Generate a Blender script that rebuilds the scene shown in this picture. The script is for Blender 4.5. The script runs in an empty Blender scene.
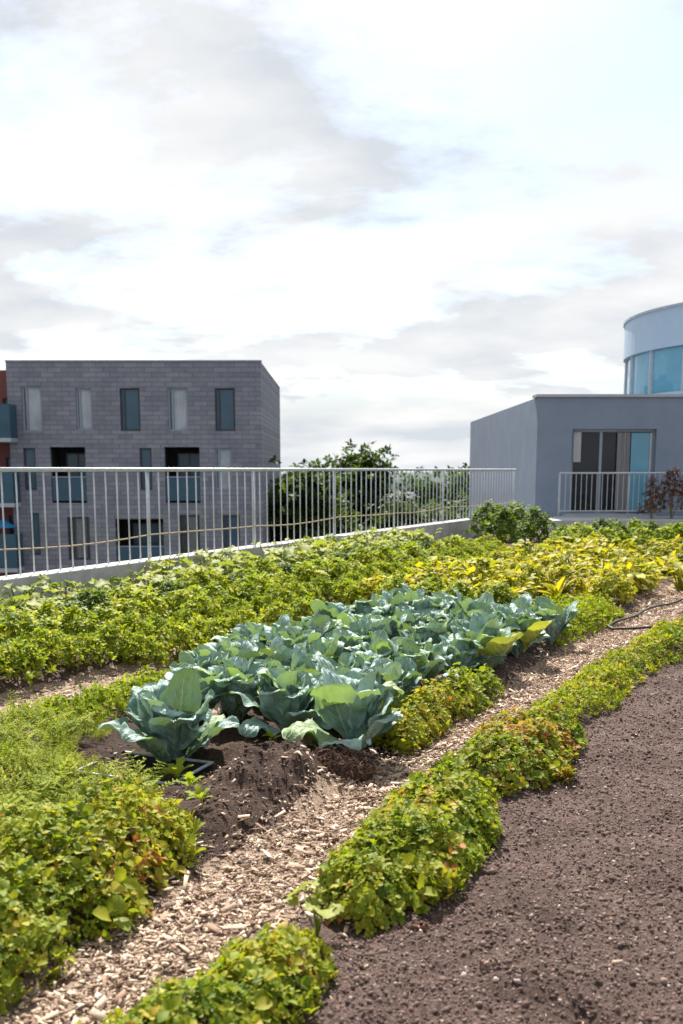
import bpy, math, random
import numpy as np
from mathutils import Vector, Matrix

random.seed(7)
RNG = np.random.default_rng(7)
S = bpy.context.scene
COL = S.collection
R = math.radians

# ------------------------------------------------------------------ camera
CAM_H, FPX, PITCH = 1.6, 1000.0, R(9.0)
CP, SP = math.cos(PITCH), math.sin(PITCH)
cam = bpy.data.cameras.new('camera')
cam.sensor_fit = 'VERTICAL'; cam.sensor_height = 36.0
cam.lens = FPX / 1024 * 36.0
cam.shift_y = (628 - 512) / 1024
cam.clip_start = 0.05; cam.clip_end = 6000
cam.dof.use_dof = True; cam.dof.focus_distance = 6.6; cam.dof.aperture_fstop = 3.2
camo = bpy.data.objects.new('camera', cam); COL.objects.link(camo)
camo.location = (0, 0, CAM_H); camo.rotation_euler = (math.pi / 2 - PITCH, 0, 0)
S.camera = camo

def at_depth(px, py, Y):
    """survey helper: where a sight line meets the vertical plane at depth Y"""
    x = (px - 341.5) / FPX; y = (628 - py) / FPX
    d = (x, CP + SP * y, -SP + CP * y); t = Y / d[1]
    return (d[0] * t, Y, CAM_H + d[2] * t)
def ZD(py, Y): return at_depth(341.5, py, Y)[2]
def XD(px, py, Y): return at_depth(px, py, Y)[0]

# ------------------------------------------------------------------ garden frame: u along the rows, v across
TH = R(27.0); CT, ST = math.cos(TH), math.sin(TH)
def W(u, v): return u * ST + v * CT, u * CT - v * ST       # -> world x, y
def UV(x, y): return x * ST + y * CT, x * CT - y * ST
def Wn(uv):
    uv = np.asarray(uv, float)
    return np.stack([uv[:, 0] * ST + uv[:, 1] * CT, uv[:, 0] * CT - uv[:, 1] * ST], 1)

# ------------------------------------------------------------------ numpy noise
_H = RNG.random((256, 256))
def vnoise(x, y):
    xi = np.floor(x).astype(int); yi = np.floor(y).astype(int)
    fx = x - xi; fy = y - yi
    fx = fx * fx * (3 - 2 * fx); fy = fy * fy * (3 - 2 * fy)
    a = _H[xi % 256, yi % 256]; b = _H[(xi + 1) % 256, yi % 256]
    c = _H[xi % 256, (yi + 1) % 256]; d = _H[(xi + 1) % 256, (yi + 1) % 256]
    return (a * (1 - fx) + b * fx) * (1 - fy) + (c * (1 - fx) + d * fx) * fy
def fbm(x, y, n=4):
    s = 0; a = 0.5
    for i in range(n):
        s = s + a * (vnoise(x + 17.3 * i, y + 5.1 * i) - 0.5); x = x * 2.03; y = y * 2.03; a *= 0.5
    return s
def sstep(a, b, x):
    t = np.clip((x - a) / (b - a), 0, 1); return t * t * (3 - 2 * t)

def hgt(u, v):
    """height of the garden soil"""
    u = np.asarray(u, float); v = np.asarray(v, float)
    wob = 0.12 * fbm(u * 1.3, v * 0.0 + 3.3, 2)
    vv = v + wob
    h = 0.035 * fbm(u * 3.1, v * 3.1, 3)
    right = sstep(-1.62, -1.35, vv); h = h + right * (0.0 + 0.07 * fbm(u * 4 + 9, v * 4, 4) + 0.045 * fbm(u * 17 + 3, v * 17, 3))
    mid = sstep(-2.12, -2.42, vv) * (1 - sstep(-4.2, -4.5, vv))
    h = h + mid * (0.05 + 0.10 * fbm(u * 6 + 4, v * 6, 4))
    left = sstep(-5.05, -5.5, vv); h = h + left * (0.10 + 0.05 * fbm(u * 4, v * 4 + 8, 3))
    h = h + 0.0 * vv
    h = h + 0.085 * np.exp(-(((u - 3.85) / 0.50) ** 2 + ((v + 2.52) / 0.20) ** 2)) * (1 + 1.6 * fbm(u * 7, v * 7, 3))
    h = h + 0.13 * np.exp(-(((u - 4.25) / 0.42) ** 2 + ((v + 2.45) / 0.28) ** 2) * 1.3) * (1 + 1.5 * fbm(u * 9, v * 9, 3))
    # tray pit and the furrow near the bottom edge of the view
    h = h - 0.09 * np.exp(-(((u - 4.18) / 0.34) ** 4 + ((v + 3.19) / 0.34) ** 4))
    h = h - 0.06 * np.exp(-(((u - 2.78) / 0.09) ** 2 + ((v + 0.60) / 0.2) ** 2))
    return h
def h1(u, v): return float(hgt(np.array([u]), np.array([v]))[0])

# ------------------------------------------------------------------ materials
def new_mat(name):
    m = bpy.data.materials.new(name); m.use_nodes = True
    nt = m.node_tree; b = nt.nodes['Principled BSDF']
    return m, nt, b
def N(nt, t, **kw):
    n = nt.nodes.new(t)
    for k, v in kw.items(): setattr(n, k, v)
    return n
def ramp(nt, stops, interp='LINEAR'):
    r = N(nt, 'ShaderNodeValToRGB'); e = r.color_ramp.elements; r.color_ramp.interpolation = interp
    while len(e) < len(stops): e.new(0.5)
    for el, (p, c) in zip(e, stops): el.position = p; el.color = (*c, 1)
    return r
def coords(nt, scale=(1, 1, 1), kind='Object', rot=(0, 0, 0)):
    t = N(nt, 'ShaderNodeTexCoord'); m = N(nt, 'ShaderNodeMapping')
    m.inputs['Scale'].default_value = scale; m.inputs['Rotation'].default_value = rot
    nt.links.new(t.outputs[kind], m.inputs['Vector']); return m.outputs['Vector']
def noise(nt, vec, scale, detail=5, rough=0.6):
    n = N(nt, 'ShaderNodeTexNoise'); n.inputs['Scale'].default_value = scale
    n.inputs['Detail'].default_value = detail; n.inputs['Roughness'].default_value = rough
    nt.links.new(vec, n.inputs['Vector']); return n.outputs['Fac']
def bump(nt, b, h, strength=0.4, dist=0.01):
    n = N(nt, 'ShaderNodeBump'); n.inputs['Strength'].default_value = strength; n.inputs['Distance'].default_value = dist
    nt.links.new(h, n.inputs['Height']); nt.links.new(n.outputs['Normal'], b.inputs['Normal'])

def surf(name, c0, c1, scale=8, rough=0.7, metal=0.0, bstr=0.15, bdist=0.004, detail=6, aniso=(1, 1, 1), spec=0.4):
    m, nt, b = new_mat(name)
    v = coords(nt, aniso)
    f = noise(nt, v, scale, detail)
    r = ramp(nt, [(0.3, c0), (0.7, c1)]); nt.links.new(f, r.inputs['Fac'])
    nt.links.new(r.outputs['Color'], b.inputs['Base Color'])
    b.inputs['Roughness'].default_value = rough; b.inputs['Metallic'].default_value = metal
    b.inputs['Specular IOR Level'].default_value = spec
    if bstr: bump(nt, b, noise(nt, v, scale * 4, 6), bstr, bdist)
    return m

def foliage(name, stops, transl=0.42, rough=0.58, spec=0.24, tr_gain=(1.25, 1.3, 0.6)):
    """leaf material: the per-leaf tint picks the leaf's own colour"""
    m, nt, b = new_mat(name)
    a = N(nt, 'ShaderNodeAttribute', attribute_name='tint')
    oi = N(nt, 'ShaderNodeObjectInfo')
    sub = N(nt, 'ShaderNodeMath', operation='MULTIPLY_ADD'); sub.inputs[1].default_value = 0.16; sub.inputs[2].default_value = -0.08
    nt.links.new(oi.outputs['Random'], sub.inputs[0])
    add = N(nt, 'ShaderNodeMath', operation='ADD'); nt.links.new(a.outputs['Fac'], add.inputs[0]); nt.links.new(sub.outputs[0], add.inputs[1])
    r = ramp(nt, stops); nt.links.new(add.outputs[0], r.inputs['Fac'])
    v = coords(nt); f = noise(nt, v, 60, 3)
    mx = N(nt, 'ShaderNodeMix', data_type='RGBA', blend_type='MULTIPLY'); mx.inputs['Factor'].default_value = 0.5
    g = ramp(nt, [(0.3, (0.62, 0.66, 0.6)), (0.7, (1.15, 1.12, 1.0))]); nt.links.new(f, g.inputs['Fac'])
    nt.links.new(r.outputs['Color'], mx.inputs['A']); nt.links.new(g.outputs['Color'], mx.inputs['B'])
    nt.links.new(mx.outputs['Result'], b.inputs['Base Color'])
    b.inputs['Roughness'].default_value = rough; b.inputs['Specular IOR Level'].default_value = spec
    t = N(nt, 'ShaderNodeBsdfTranslucent')
    tm = N(nt, 'ShaderNodeMix', data_type='RGBA', blend_type='MULTIPLY'); tm.inputs['Factor'].default_value = 1
    tm.inputs['B'].default_value = (*tr_gain, 1); nt.links.new(mx.outputs['Result'], tm.inputs['A'])
    nt.links.new(tm.outputs['Result'], t.inputs['Color'])
    ms = N(nt, 'ShaderNodeMixShader'); ms.inputs['Fac'].default_value = transl
    nt.links.new(b.outputs['BSDF'], ms.inputs[1]); nt.links.new(t.outputs['BSDF'], ms.inputs[2])
    nt.links.new(ms.outputs['Shader'], nt.nodes['Material Output'].inputs['Surface'])
    return m

M = {}
LIME = [(0.0, (0.045, 0.095, 0.012)), (0.25, (0.12, 0.19, 0.016)), (0.5, (0.24, 0.29, 0.022)), (0.75, (0.37, 0.36, 0.03)), (0.9, (0.46, 0.37, 0.06)), (0.97, (0.42, 0.16, 0.04))]
M['sedum'] = foliage('sedum_leaf', LIME)
M['red'] = foliage('reddening_leaf', [(0.0, (0.055, 0.10, 0.015)), (0.35, (0.17, 0.23, 0.02)), (0.65, (0.32, 0.32, 0.03)), (0.8, (0.40, 0.25, 0.05)), (0.92, (0.34, 0.11, 0.035)), (1, (0.26, 0.06, 0.03))])
M['carrot'] = foliage('feathery_leaf', [(0.0, (0.09, 0.15, 0.015)), (0.5, (0.24, 0.31, 0.022)), (1, (0.42, 0.42, 0.05))], 0.42, 0.65, 0.15)
M['bush'] = foliage('bush_leaf', [(0.0, (0.06, 0.12, 0.014)), (0.3, (0.15, 0.22, 0.018)), (0.6, (0.29, 0.345, 0.026)), (0.85, (0.43, 0.43, 0.045)), (1, (0.48, 0.40, 0.09))])
M['broad'] = foliage('broad_leaf', [(0.0, (0.05, 0.11, 0.02)), (0.4, (0.12, 0.20, 0.03)), (0.7, (0.28, 0.32, 0.06)), (1, (0.42, 0.42, 0.14))])
M['yellow'] = foliage('yellow_leaf', [(0.0, (0.15, 0.20, 0.02)), (0.3, (0.34, 0.34, 0.022)), (0.6, (0.56, 0.46, 0.025)), (0.85, (0.60, 0.40, 0.04)), (1, (0.38, 0.16, 0.05))])
M['green'] = foliage('green_leaf', [(0.0, (0.03, 0.065, 0.014)), (0.5, (0.08, 0.14, 0.025)), (1, (0.19, 0.24, 0.04))])
M['tree'] = foliage('tree_leaf', [(0.0, (0.02, 0.045, 0.012)), (0.5, (0.05, 0.09, 0.02)), (1, (0.10, 0.14, 0.03))])
M['brownleaf'] = foliage('brown_leaf', [(0.0, (0.06, 0.035, 0.025)), (0.5, (0.19, 0.09, 0.055)), (1, (0.32, 0.17, 0.10))], 0.3)
M['stem'] = surf('plant_stem', (0.10, 0.12, 0.03), (0.22, 0.16, 0.07), 30, 0.7)
M['bark'] = surf('tree_bark', (0.05, 0.04, 0.03), (0.12, 0.09, 0.07), 12, 0.9, bstr=0.5, bdist=0.03)
M['straw'] = surf('dry_straw', (0.20, 0.13, 0.09), (0.42, 0.31, 0.22), 40, 0.8)
M['root'] = surf('dry_root', (0.10, 0.055, 0.04), (0.30, 0.17, 0.12), 25, 0.9)
M['dead'] = surf('withered_leaf', (0.13, 0.09, 0.085), (0.36, 0.29, 0.27), 25, 0.75, bstr=0.5, bdist=0.006)

def soil_mat(name, stops):
    m, nt, b = new_mat(name)
    v = coords(nt)
    f1 = noise(nt, v, 2.2, 6, 0.6); f2 = noise(nt, v, 70, 6, 0.75); f3 = noise(nt, v, 190, 3, 0.6)
    r1 = ramp(nt, stops); nt.links.new(f1, r1.inputs['Fac'])
    r2 = ramp(nt, [(0.36, (0.34, 0.32, 0.32)), (0.5, (1, 1, 1)), (0.64, (1.9, 1.85, 1.9))]); nt.links.new(f2, r2.inputs['Fac'])
    mx = N(nt, 'ShaderNodeMix', data_type='RGBA', blend_type='MULTIPLY'); mx.inputs['Factor'].default_value = 1
    nt.links.new(r1.outputs['Color'], mx.inputs['A']); nt.links.new(r2.outputs['Color'], mx.inputs['B'])
    r3 = ramp(nt, [(0.70, (0, 0, 0)), (0.76, (1, 1, 1))]); nt.links.new(f3, r3.inputs['Fac'])
    m3 = N(nt, 'ShaderNodeMix', data_type='RGBA'); m3.inputs['B'].default_value = (0.36, 0.31, 0.30, 1)
    nt.links.new(r3.outputs['Color'], m3.inputs['Factor']); nt.links.new(mx.outputs['Result'], m3.inputs['A'])
    nt.links.new(m3.outputs['Result'], b.inputs['Base Color'])
    b.inputs['Roughness'].default_value = 0.9; b.inputs['Specular IOR Level'].default_value = 0.25
    ad = N(nt, 'ShaderNodeMath', operation='ADD'); nt.links.new(f2, ad.inputs[0]); nt.links.new(f3, ad.inputs[1])
    bump(nt, b, ad.outputs[0], 1.0, 0.022)
    return m
M['soil'] = soil_mat('dark_soil', [(0.28, (0.080, 0.051, 0.042)), (0.5, (0.145, 0.096, 0.081)), (0.72, (0.205, 0.139, 0.119))])
M['humus'] = soil_mat('moist_humus', [(0.3, (0.040, 0.023, 0.017)), (0.5, (0.072, 0.043, 0.032)), (0.72, (0.110, 0.067, 0.049))])
def tint_mat(name, stops, rough=0.8, spec=0.3, bs=120):
    m, nt, b = new_mat(name)
    a = N(nt, 'ShaderNodeAttribute', attribute_name='tint'); r = ramp(nt, stops)
    nt.links.new(a.outputs['Fac'], r.inputs['Fac'])
    v = coords(nt); f = noise(nt, v, bs, 4)
    mx = N(nt, 'ShaderNodeMix', data_type='RGBA', blend_type='MULTIPLY'); mx.inputs['Factor'].default_value = 0.7
    g = ramp(nt, [(0.3, (0.55, 0.55, 0.55)), (0.7, (1.2, 1.2, 1.2))]); nt.links.new(f, g.inputs['Fac'])
    nt.links.new(r.outputs['Color'], mx.inputs['A']); nt.links.new(g.outputs['Color'], mx.inputs['B'])
    nt.links.new(mx.outputs['Result'], b.inputs['Base Color'])
    b.inputs['Roughness'].default_value = rough; b.inputs['Specular IOR Level'].default_value = spec
    bump(nt, b, f, 0.6, 0.003)
    return m
M['chip'] = tint_mat('wood_chip', [(0.0, (0.10, 0.060, 0.047)), (0.3, (0.30, 0.195, 0.135)), (0.7, (0.57, 0.425, 0.315)), (1, (0.74, 0.60, 0.475))])
M['crumb'] = tint_mat('soil_crumb', [(0.0, (0.045, 0.029, 0.024)), (0.5, (0.16, 0.105, 0.087)), (0.85, (0.25, 0.175, 0.150)), (1, (0.42, 0.34, 0.31))], 0.9, 0.25)
M['darkcrumb'] = tint_mat('moist_crumb', [(0.0, (0.025, 0.015, 0.011)), (0.5, (0.068, 0.041, 0.031)), (0.9, (0.12, 0.077, 0.058)), (1, (0.22, 0.16, 0.12))], 0.9, 0.25)
M['pathbase'] = surf('trodden_chips', (0.23, 0.155, 0.11), (0.50, 0.365, 0.27), 45, 0.9, bstr=0.9, bdist=0.02)
M['concrete'] = surf('pale_concrete', (0.36, 0.36, 0.36), (0.52, 0.52, 0.51), 5, 0.85, bstr=0.2)
M['galv'] = surf('galvanised_steel', (0.42, 0.45, 0.48), (0.58, 0.60, 0.62), 14, 0.5, 0.35, 0.03)
M['rope'] = surf('beige_rope', (0.36, 0.27, 0.18), (0.5, 0.40, 0.28), 60, 0.9)
M['black'] = surf('black_plastic', (0.010, 0.014, 0.018), (0.022, 0.028, 0.034), 20, 0.45, spec=0.5)
M['trayrim'] = surf('pale_tray_edge', (0.24, 0.28, 0.31), (0.42, 0.46, 0.48), 30, 0.5)  # rim paler than the black tray walls
M['hose'] = surf('black_hose', (0.02, 0.02, 0.022), (0.045, 0.043, 0.042), 30, 0.6)
M['render'] = surf('grey_render', (0.19, 0.235, 0.305), (0.23, 0.275, 0.35), 1.6, 0.85, bstr=0.2)
M['cap'] = surf('pale_metal_cap', (0.34, 0.37, 0.41), (0.43, 0.46, 0.50), 3, 0.5)
M['fascia'] = surf('blue_grey_fascia', (0.36, 0.46, 0.56), (0.40, 0.50, 0.60), 1.2, 0.45, bstr=0.02)
M['frame'] = surf('grey_window_frame', (0.24, 0.28, 0.33), (0.31, 0.35, 0.40), 9, 0.5)
M['darkframe'] = surf('dark_window_frame', (0.03, 0.035, 0.042), (0.05, 0.055, 0.065), 9, 0.5)
M['white'] = surf('white_paint', (0.66, 0.67, 0.68), (0.76, 0.77, 0.77), 7, 0.6)
M['curtain'] = surf('grey_curtain', (0.30, 0.29, 0.31), (0.48, 0.46, 0.47), 3, 0.9, aniso=(9, 9, 0.3), bstr=0.5, bdist=0.02)
M['palecurtain'] = surf('pale_curtain', (0.72, 0.75, 0.78), (0.88, 0.88, 0.88), 2, 0.9, aniso=(6, 6, 0.3), bstr=0.4, bdist=0.02)
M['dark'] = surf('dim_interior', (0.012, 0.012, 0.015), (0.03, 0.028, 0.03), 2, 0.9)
M['redwall'] = surf('red_brown_wall', (0.16, 0.052, 0.045), (0.23, 0.08, 0.066), 6, 0.8, aniso=(1, 1, 4))
M['teal'] = surf('blue_balcony_panel', (0.022, 0.07, 0.105), (0.04, 0.105, 0.15), 2, 0.3)
M['umbrella'] = surf('blue_canvas', (0.02, 0.19, 0.42), (0.03, 0.26, 0.52), 9, 0.8)
M['roof'] = surf('roof_gravel', (0.17, 0.17, 0.17), (0.30, 0.29, 0.28), 20, 0.9, bstr=0.6)
M['city'] = surf('city_ground', (0.055, 0.058, 0.055), (0.11, 0.11, 0.105), 0.05, 0.95)
M['plaster'] = surf('grey_plaster', (0.24, 0.235, 0.24), (0.32, 0.315, 0.315), 0.8, 0.9)

def brick_mat():
    m, nt, b = new_mat('grey_brick')
    v = coords(nt, (1, 1, 1), 'Object', (R(90), 0, 0))
    t = N(nt, 'ShaderNodeTexBrick'); nt.links.new(v, t.inputs['Vector'])
    t.inputs['Scale'].default_value = 1.0; t.inputs['Brick Width'].default_value = 0.62; t.inputs['Row Height'].default_value = 0.21
    t.inputs['Mortar Size'].default_value = 0.018; t.inputs['Mortar Smooth'].default_value = 0.3; t.inputs['Bias'].default_value = 0.0
    t.inputs['Color1'].default_value = (0.20, 0.205, 0.235, 1); t.inputs['Color2'].default_value = (0.265, 0.268, 0.298, 1); t.inputs['Mortar'].default_value = (0.145, 0.148, 0.175, 1)
    f = noise(nt, v, 1.1, 5); g = ramp(nt, [(0.3, (0.82, 0.82, 0.85)), (0.7, (1.12, 1.1, 1.08))]); nt.links.new(f, g.inputs['Fac'])
    mx = N(nt, 'ShaderNodeMix', data_type='RGBA', blend_type='MULTIPLY'); mx.inputs['Factor'].default_value = 1
    nt.links.new(t.outputs['Color'], mx.inputs['A']); nt.links.new(g.outputs['Color'], mx.inputs['B'])
    nt.links.new(mx.outputs['Result'], b.inputs['Base Color']); b.inputs['Roughness'].default_value = 0.85
    bump(nt, b, t.outputs['Fac'], -0.5, 0.02)
    return m
M['brick'] = brick_mat()
def glass_mat(name, col, tr=0.55, rough=0.03):
    m, nt, b = new_mat(name)
    v = coords(nt); f = noise(nt, v, 1.5, 3)
    r = ramp(nt, [(0.3, tuple(c * 0.85 for c in col)), (0.7, col)]); nt.links.new(f, r.inputs['Fac'])
    nt.links.new(r.outputs['Color'], b.inputs['Base Color'])
    b.inputs['Roughness'].default_value = rough; b.inputs['Specular IOR Level'].default_value = 0.6
    b.inputs['Transmission Weight'].default_value = tr; b.inputs['IOR'].default_value = 1.35
    return m
M['glass'] = glass_mat('window_glass', (0.92, 0.95, 0.97), 0.96)
M['tealglass'] = glass_mat('blue_tinted_glass', (0.10, 0.20, 0.28), 0.45)
M['skyglass'] = glass_mat('sky_blue_glass', (0.20, 0.50, 0.66), 0.35)
M['darkglass'] = glass_mat('dark_glass', (0.018, 0.024, 0.034), 0.2)

def cabbage_mat():
    m, nt, b = new_mat('cabbage_leaf')
    uvn = N(nt, 'ShaderNodeUVMap'); sx = N(nt, 'ShaderNodeSeparateXYZ'); nt.links.new(uvn.outputs['UV'], sx.inputs['Vector'])
    def math_(op, a, b_=None, c=None):
        n = N(nt, 'ShaderNodeMath', operation=op)
        for i, x in enumerate((a, b_, c)):
            if x is None: continue
            if isinstance(x, (int, float)): n.inputs[i].default_value = x
            else: nt.links.new(x, n.inputs[i])
        return n.outputs[0]
    ax = math_('ABSOLUTE', math_('MULTIPLY_ADD', sx.outputs['X'], 2, -1))         # 0 on the midrib, 1 at the edge
    y = sx.outputs['Y']
    nz = noise(nt, coords(nt), 9, 3)
    wv = math_('ADD', math_('MULTIPLY', math_('SUBTRACT', y, math_('MULTIPLY', ax, 0.34)), 7.5), math_('MULTIPLY', nz, 0.8))
    fr = math_('ABSOLUTE', math_('SUBTRACT', math_('FRACT', wv), 0.5))
    side = math_('MULTIPLY', math_('SUBTRACT', 1.0, math_('MULTIPLY', fr, 6.5)), math_('SUBTRACT', 1.0, ax)); side = math_('MAXIMUM', side, 0.0)
    wid = math_('MULTIPLY_ADD', y, -0.075, 0.115)
    mid = math_('MAXIMUM', math_('SUBTRACT', 1.0, math_('DIVIDE', ax, wid)), 0.0)
    net = noise(nt, coords(nt), 55, 3, 0.6)
    vein = math_('MINIMUM', math_('ADD', math_('MULTIPLY', mid, 1.2), math_('MULTIPLY', side, 0.7)), 1.0)
    oi = N(nt, 'ShaderNodeObjectInfo')
    base = ramp(nt, [(0.0, (0.105, 0.200, 0.150)), (0.35, (0.175, 0.295, 0.235)), (0.7, (0.245, 0.370, 0.310)), (0.9, (0.30, 0.415, 0.355)), (0.94, (0.22, 0.33, 0.14)), (1, (0.36, 0.40, 0.07))]); nt.links.new(oi.outputs['Random'], base.inputs['Fac'])
    f = noise(nt, coords(nt), 14, 5)
    g = ramp(nt, [(0.3, (0.62, 0.66, 0.64)), (0.7, (1.5, 1.4, 1.55))]); nt.links.new(f, g.inputs['Fac'])
    mx = N(nt, 'ShaderNodeMix', data_type='RGBA', blend_type='MULTIPLY'); mx.inputs['Factor'].default_value = 1
    nt.links.new(base.outputs['Color'], mx.inputs['A']); nt.links.new(g.outputs['Color'], mx.inputs['B'])
    mv = N(nt, 'ShaderNodeMix', data_type='RGBA'); mv.inputs['B'].default_value = (0.36, 0.46, 0.34, 1)
    nt.links.new(math_('MULTIPLY', vein, 0.95), mv.inputs['Factor']); nt.links.new(mx.outputs['Result'], mv.inputs['A'])
    nt.links.new(mv.outputs['Result'], b.inputs['Base Color'])
    b.inputs['Roughness'].default_value = 0.55; b.inputs['Specular IOR Level'].default_value = 0.45
    b.inputs['Sheen Weight'].default_value = 0.25; b.inputs['Sheen Roughness'].default_value = 0.4; b.inputs['Sheen Tint'].default_value = (0.75, 0.9, 0.95, 1)
    hb = math_('ADD', math_('MULTIPLY', vein, 0.6), math_('ADD', math_('MULTIPLY', net, 0.35), math_('MULTIPLY', f, 0.8)))
    bump(nt, b, hb, 0.8, 0.014)
    t = N(nt, 'ShaderNodeBsdfTranslucent'); t.inputs['Color'].default_value = (0.28, 0.42, 0.07, 1)
    ms = N(nt, 'ShaderNodeMixShader'); nt.links.new(math_('MULTIPLY_ADD', math_('FRACT', math_('MULTIPLY', oi.outputs['Random'], 7.3)), 0.26, 0.04), ms.inputs['Fac'])
    nt.links.new(b.outputs['BSDF'], ms.inputs[1]); nt.links.new(t.outputs['BSDF'], ms.inputs[2])
    nt.links.new(ms.outputs['Shader'], nt.nodes['Material Output'].inputs['Surface'])
    return m
M['cabbage'] = cabbage_mat()
M['cabhead'] = surf('cabbage_head', (0.13, 0.24, 0.15), (0.24, 0.34, 0.20), 12, 0.5, bstr=0.4, bdist=0.01)
M['cabstem'] = surf('cabbage_stalk', (0.16, 0.19, 0.12), (0.28, 0.29, 0.20), 25, 0.7)

# ------------------------------------------------------------------ object helpers
def link(o, parent=None):
    COL.objects.link(o)
    if parent is not None: o.parent = parent
    return o
def mesh_np(name, V, Q, mat, tint=None, uv=None, smooth=True):
    """V (n,3), Q (m,4) quads"""
    me = bpy.data.meshes.new(name); V = np.asarray(V, np.float32); Q = np.asarray(Q, np.int32)
    k = Q.shape[1]
    me.vertices.add(len(V)); me.vertices.foreach_set('co', V.ravel())
    me.loops.add(Q.size); me.loops.foreach_set('vertex_index', Q.ravel())
    me.polygons.add(len(Q)); me.polygons.foreach_set('loop_start', np.arange(0, Q.size, k, dtype=np.int32))
    if smooth: me.polygons.foreach_set('use_smooth', np.ones(len(Q), bool))
    if tint is not None:
        a = me.attributes.new('tint', 'FLOAT', 'POINT'); a.data.foreach_set('value', np.asarray(tint, np.float32))
    if uv is not None:
        l = me.uv_layers.new(name='UVMap'); l.data.foreach_set('uv', np.asarray(uv, np.float32)[Q.ravel()].ravel())
    me.update(calc_edges=True); me.validate()
    if mat is not None: me.materials.append(mat)
    return me
def obj(name, me, parent=None, loc=(0, 0, 0), rot=(0, 0, 0), sc=1.0):
    o = bpy.data.objects.new(name, me); link(o, parent)
    o.location = loc; o.rotation_euler = rot; o.scale = (sc, sc, sc) if isinstance(sc, (int, float)) else sc
    return o
def tag(o, label=None, cat=None, group=None, kind=None):
    if label: o['label'] = label
    if cat: o['category'] = cat
    if group: o['group'] = group
    if kind: o['kind'] = kind
    return o
def empty(name, loc, rz=0, sc=1.0):
    o = bpy.data.objects.new(name, None); o.empty_display_size = 0.1; link(o)
    o.location = loc; o.rotation_euler = (0, 0, rz); o.scale = (sc, sc, sc)
    return o

class MB:
    def __init__(s): s.v = []; s.f = []
    def quad(s, a, b, c, d):
        n = len(s.v); s.v += [a, b, c, d]; s.f.append((n, n + 1, n + 2, n + 3)); return s
    def box(s, x0, x1, y0, y1, z0, z1):
        n = len(s.v)
        s.v += [(x0, y0, z0), (x1, y0, z0), (x1, y1, z0), (x0, y1, z0), (x0, y0, z1), (x1, y0, z1), (x1, y1, z1), (x0, y1, z1)]
        s.f += [tuple(n + i for i in q) for q in ((0, 3, 2, 1), (4, 5, 6, 7), (0, 1, 5, 4), (1, 2, 6, 5), (2, 3, 7, 6), (3, 0, 4, 7))]
        return s
    def tube(s, pts, rad, n=8):
        pts = [Vector(p) for p in pts]; rad = rad if isinstance(rad, (list, tuple)) else [rad] * len(pts)
        base = len(s.v); up = None
        for i, p in enumerate(pts):
            t = (pts[min(i + 1, len(pts) - 1)] - pts[max(i - 1, 0)]).normalized()
            if up is None:
                up = t.orthogonal().normalized()
            up = (up - t * up.dot(t)); up = up.normalized() if up.length > 1e-6 else t.orthogonal().normalized()
            w = t.cross(up)
            for k in range(n):
                a = 2 * math.pi * k / n
                s.v.append(tuple(p + (up * math.cos(a) + w * math.sin(a)) * rad[i]))
        for i in range(len(pts) - 1):
            for k in range(n):
                a = base + i * n + k; b = base + i * n + (k + 1) % n
                s.f.append((a, b, b + n, a + n))
        for end in (base, base + (len(pts) - 1) * n):
            q = [end + k for k in range(n)]
            s.f.append(tuple(reversed(q)) if end == base else tuple(q))
        return s
    def build(s, name, mat, parent=None, smooth=False, loc=(0, 0, 0), bevel=0.0):
        me = bpy.data.meshes.new(name); me.from_pydata([tuple(map(float, v)) for v in s.v], [], s.f)
        if smooth: me.polygons.foreach_set('use_smooth', [True] * len(me.polygons))
        me.materials.append(mat); me.update()
        o = obj(name, me, parent, loc)
        if bevel:
            b = o.modifiers.new('edge', 'BEVEL'); b.width = bevel; b.segments = 2; b.limit_method = 'ANGLE'
        return o

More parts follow.
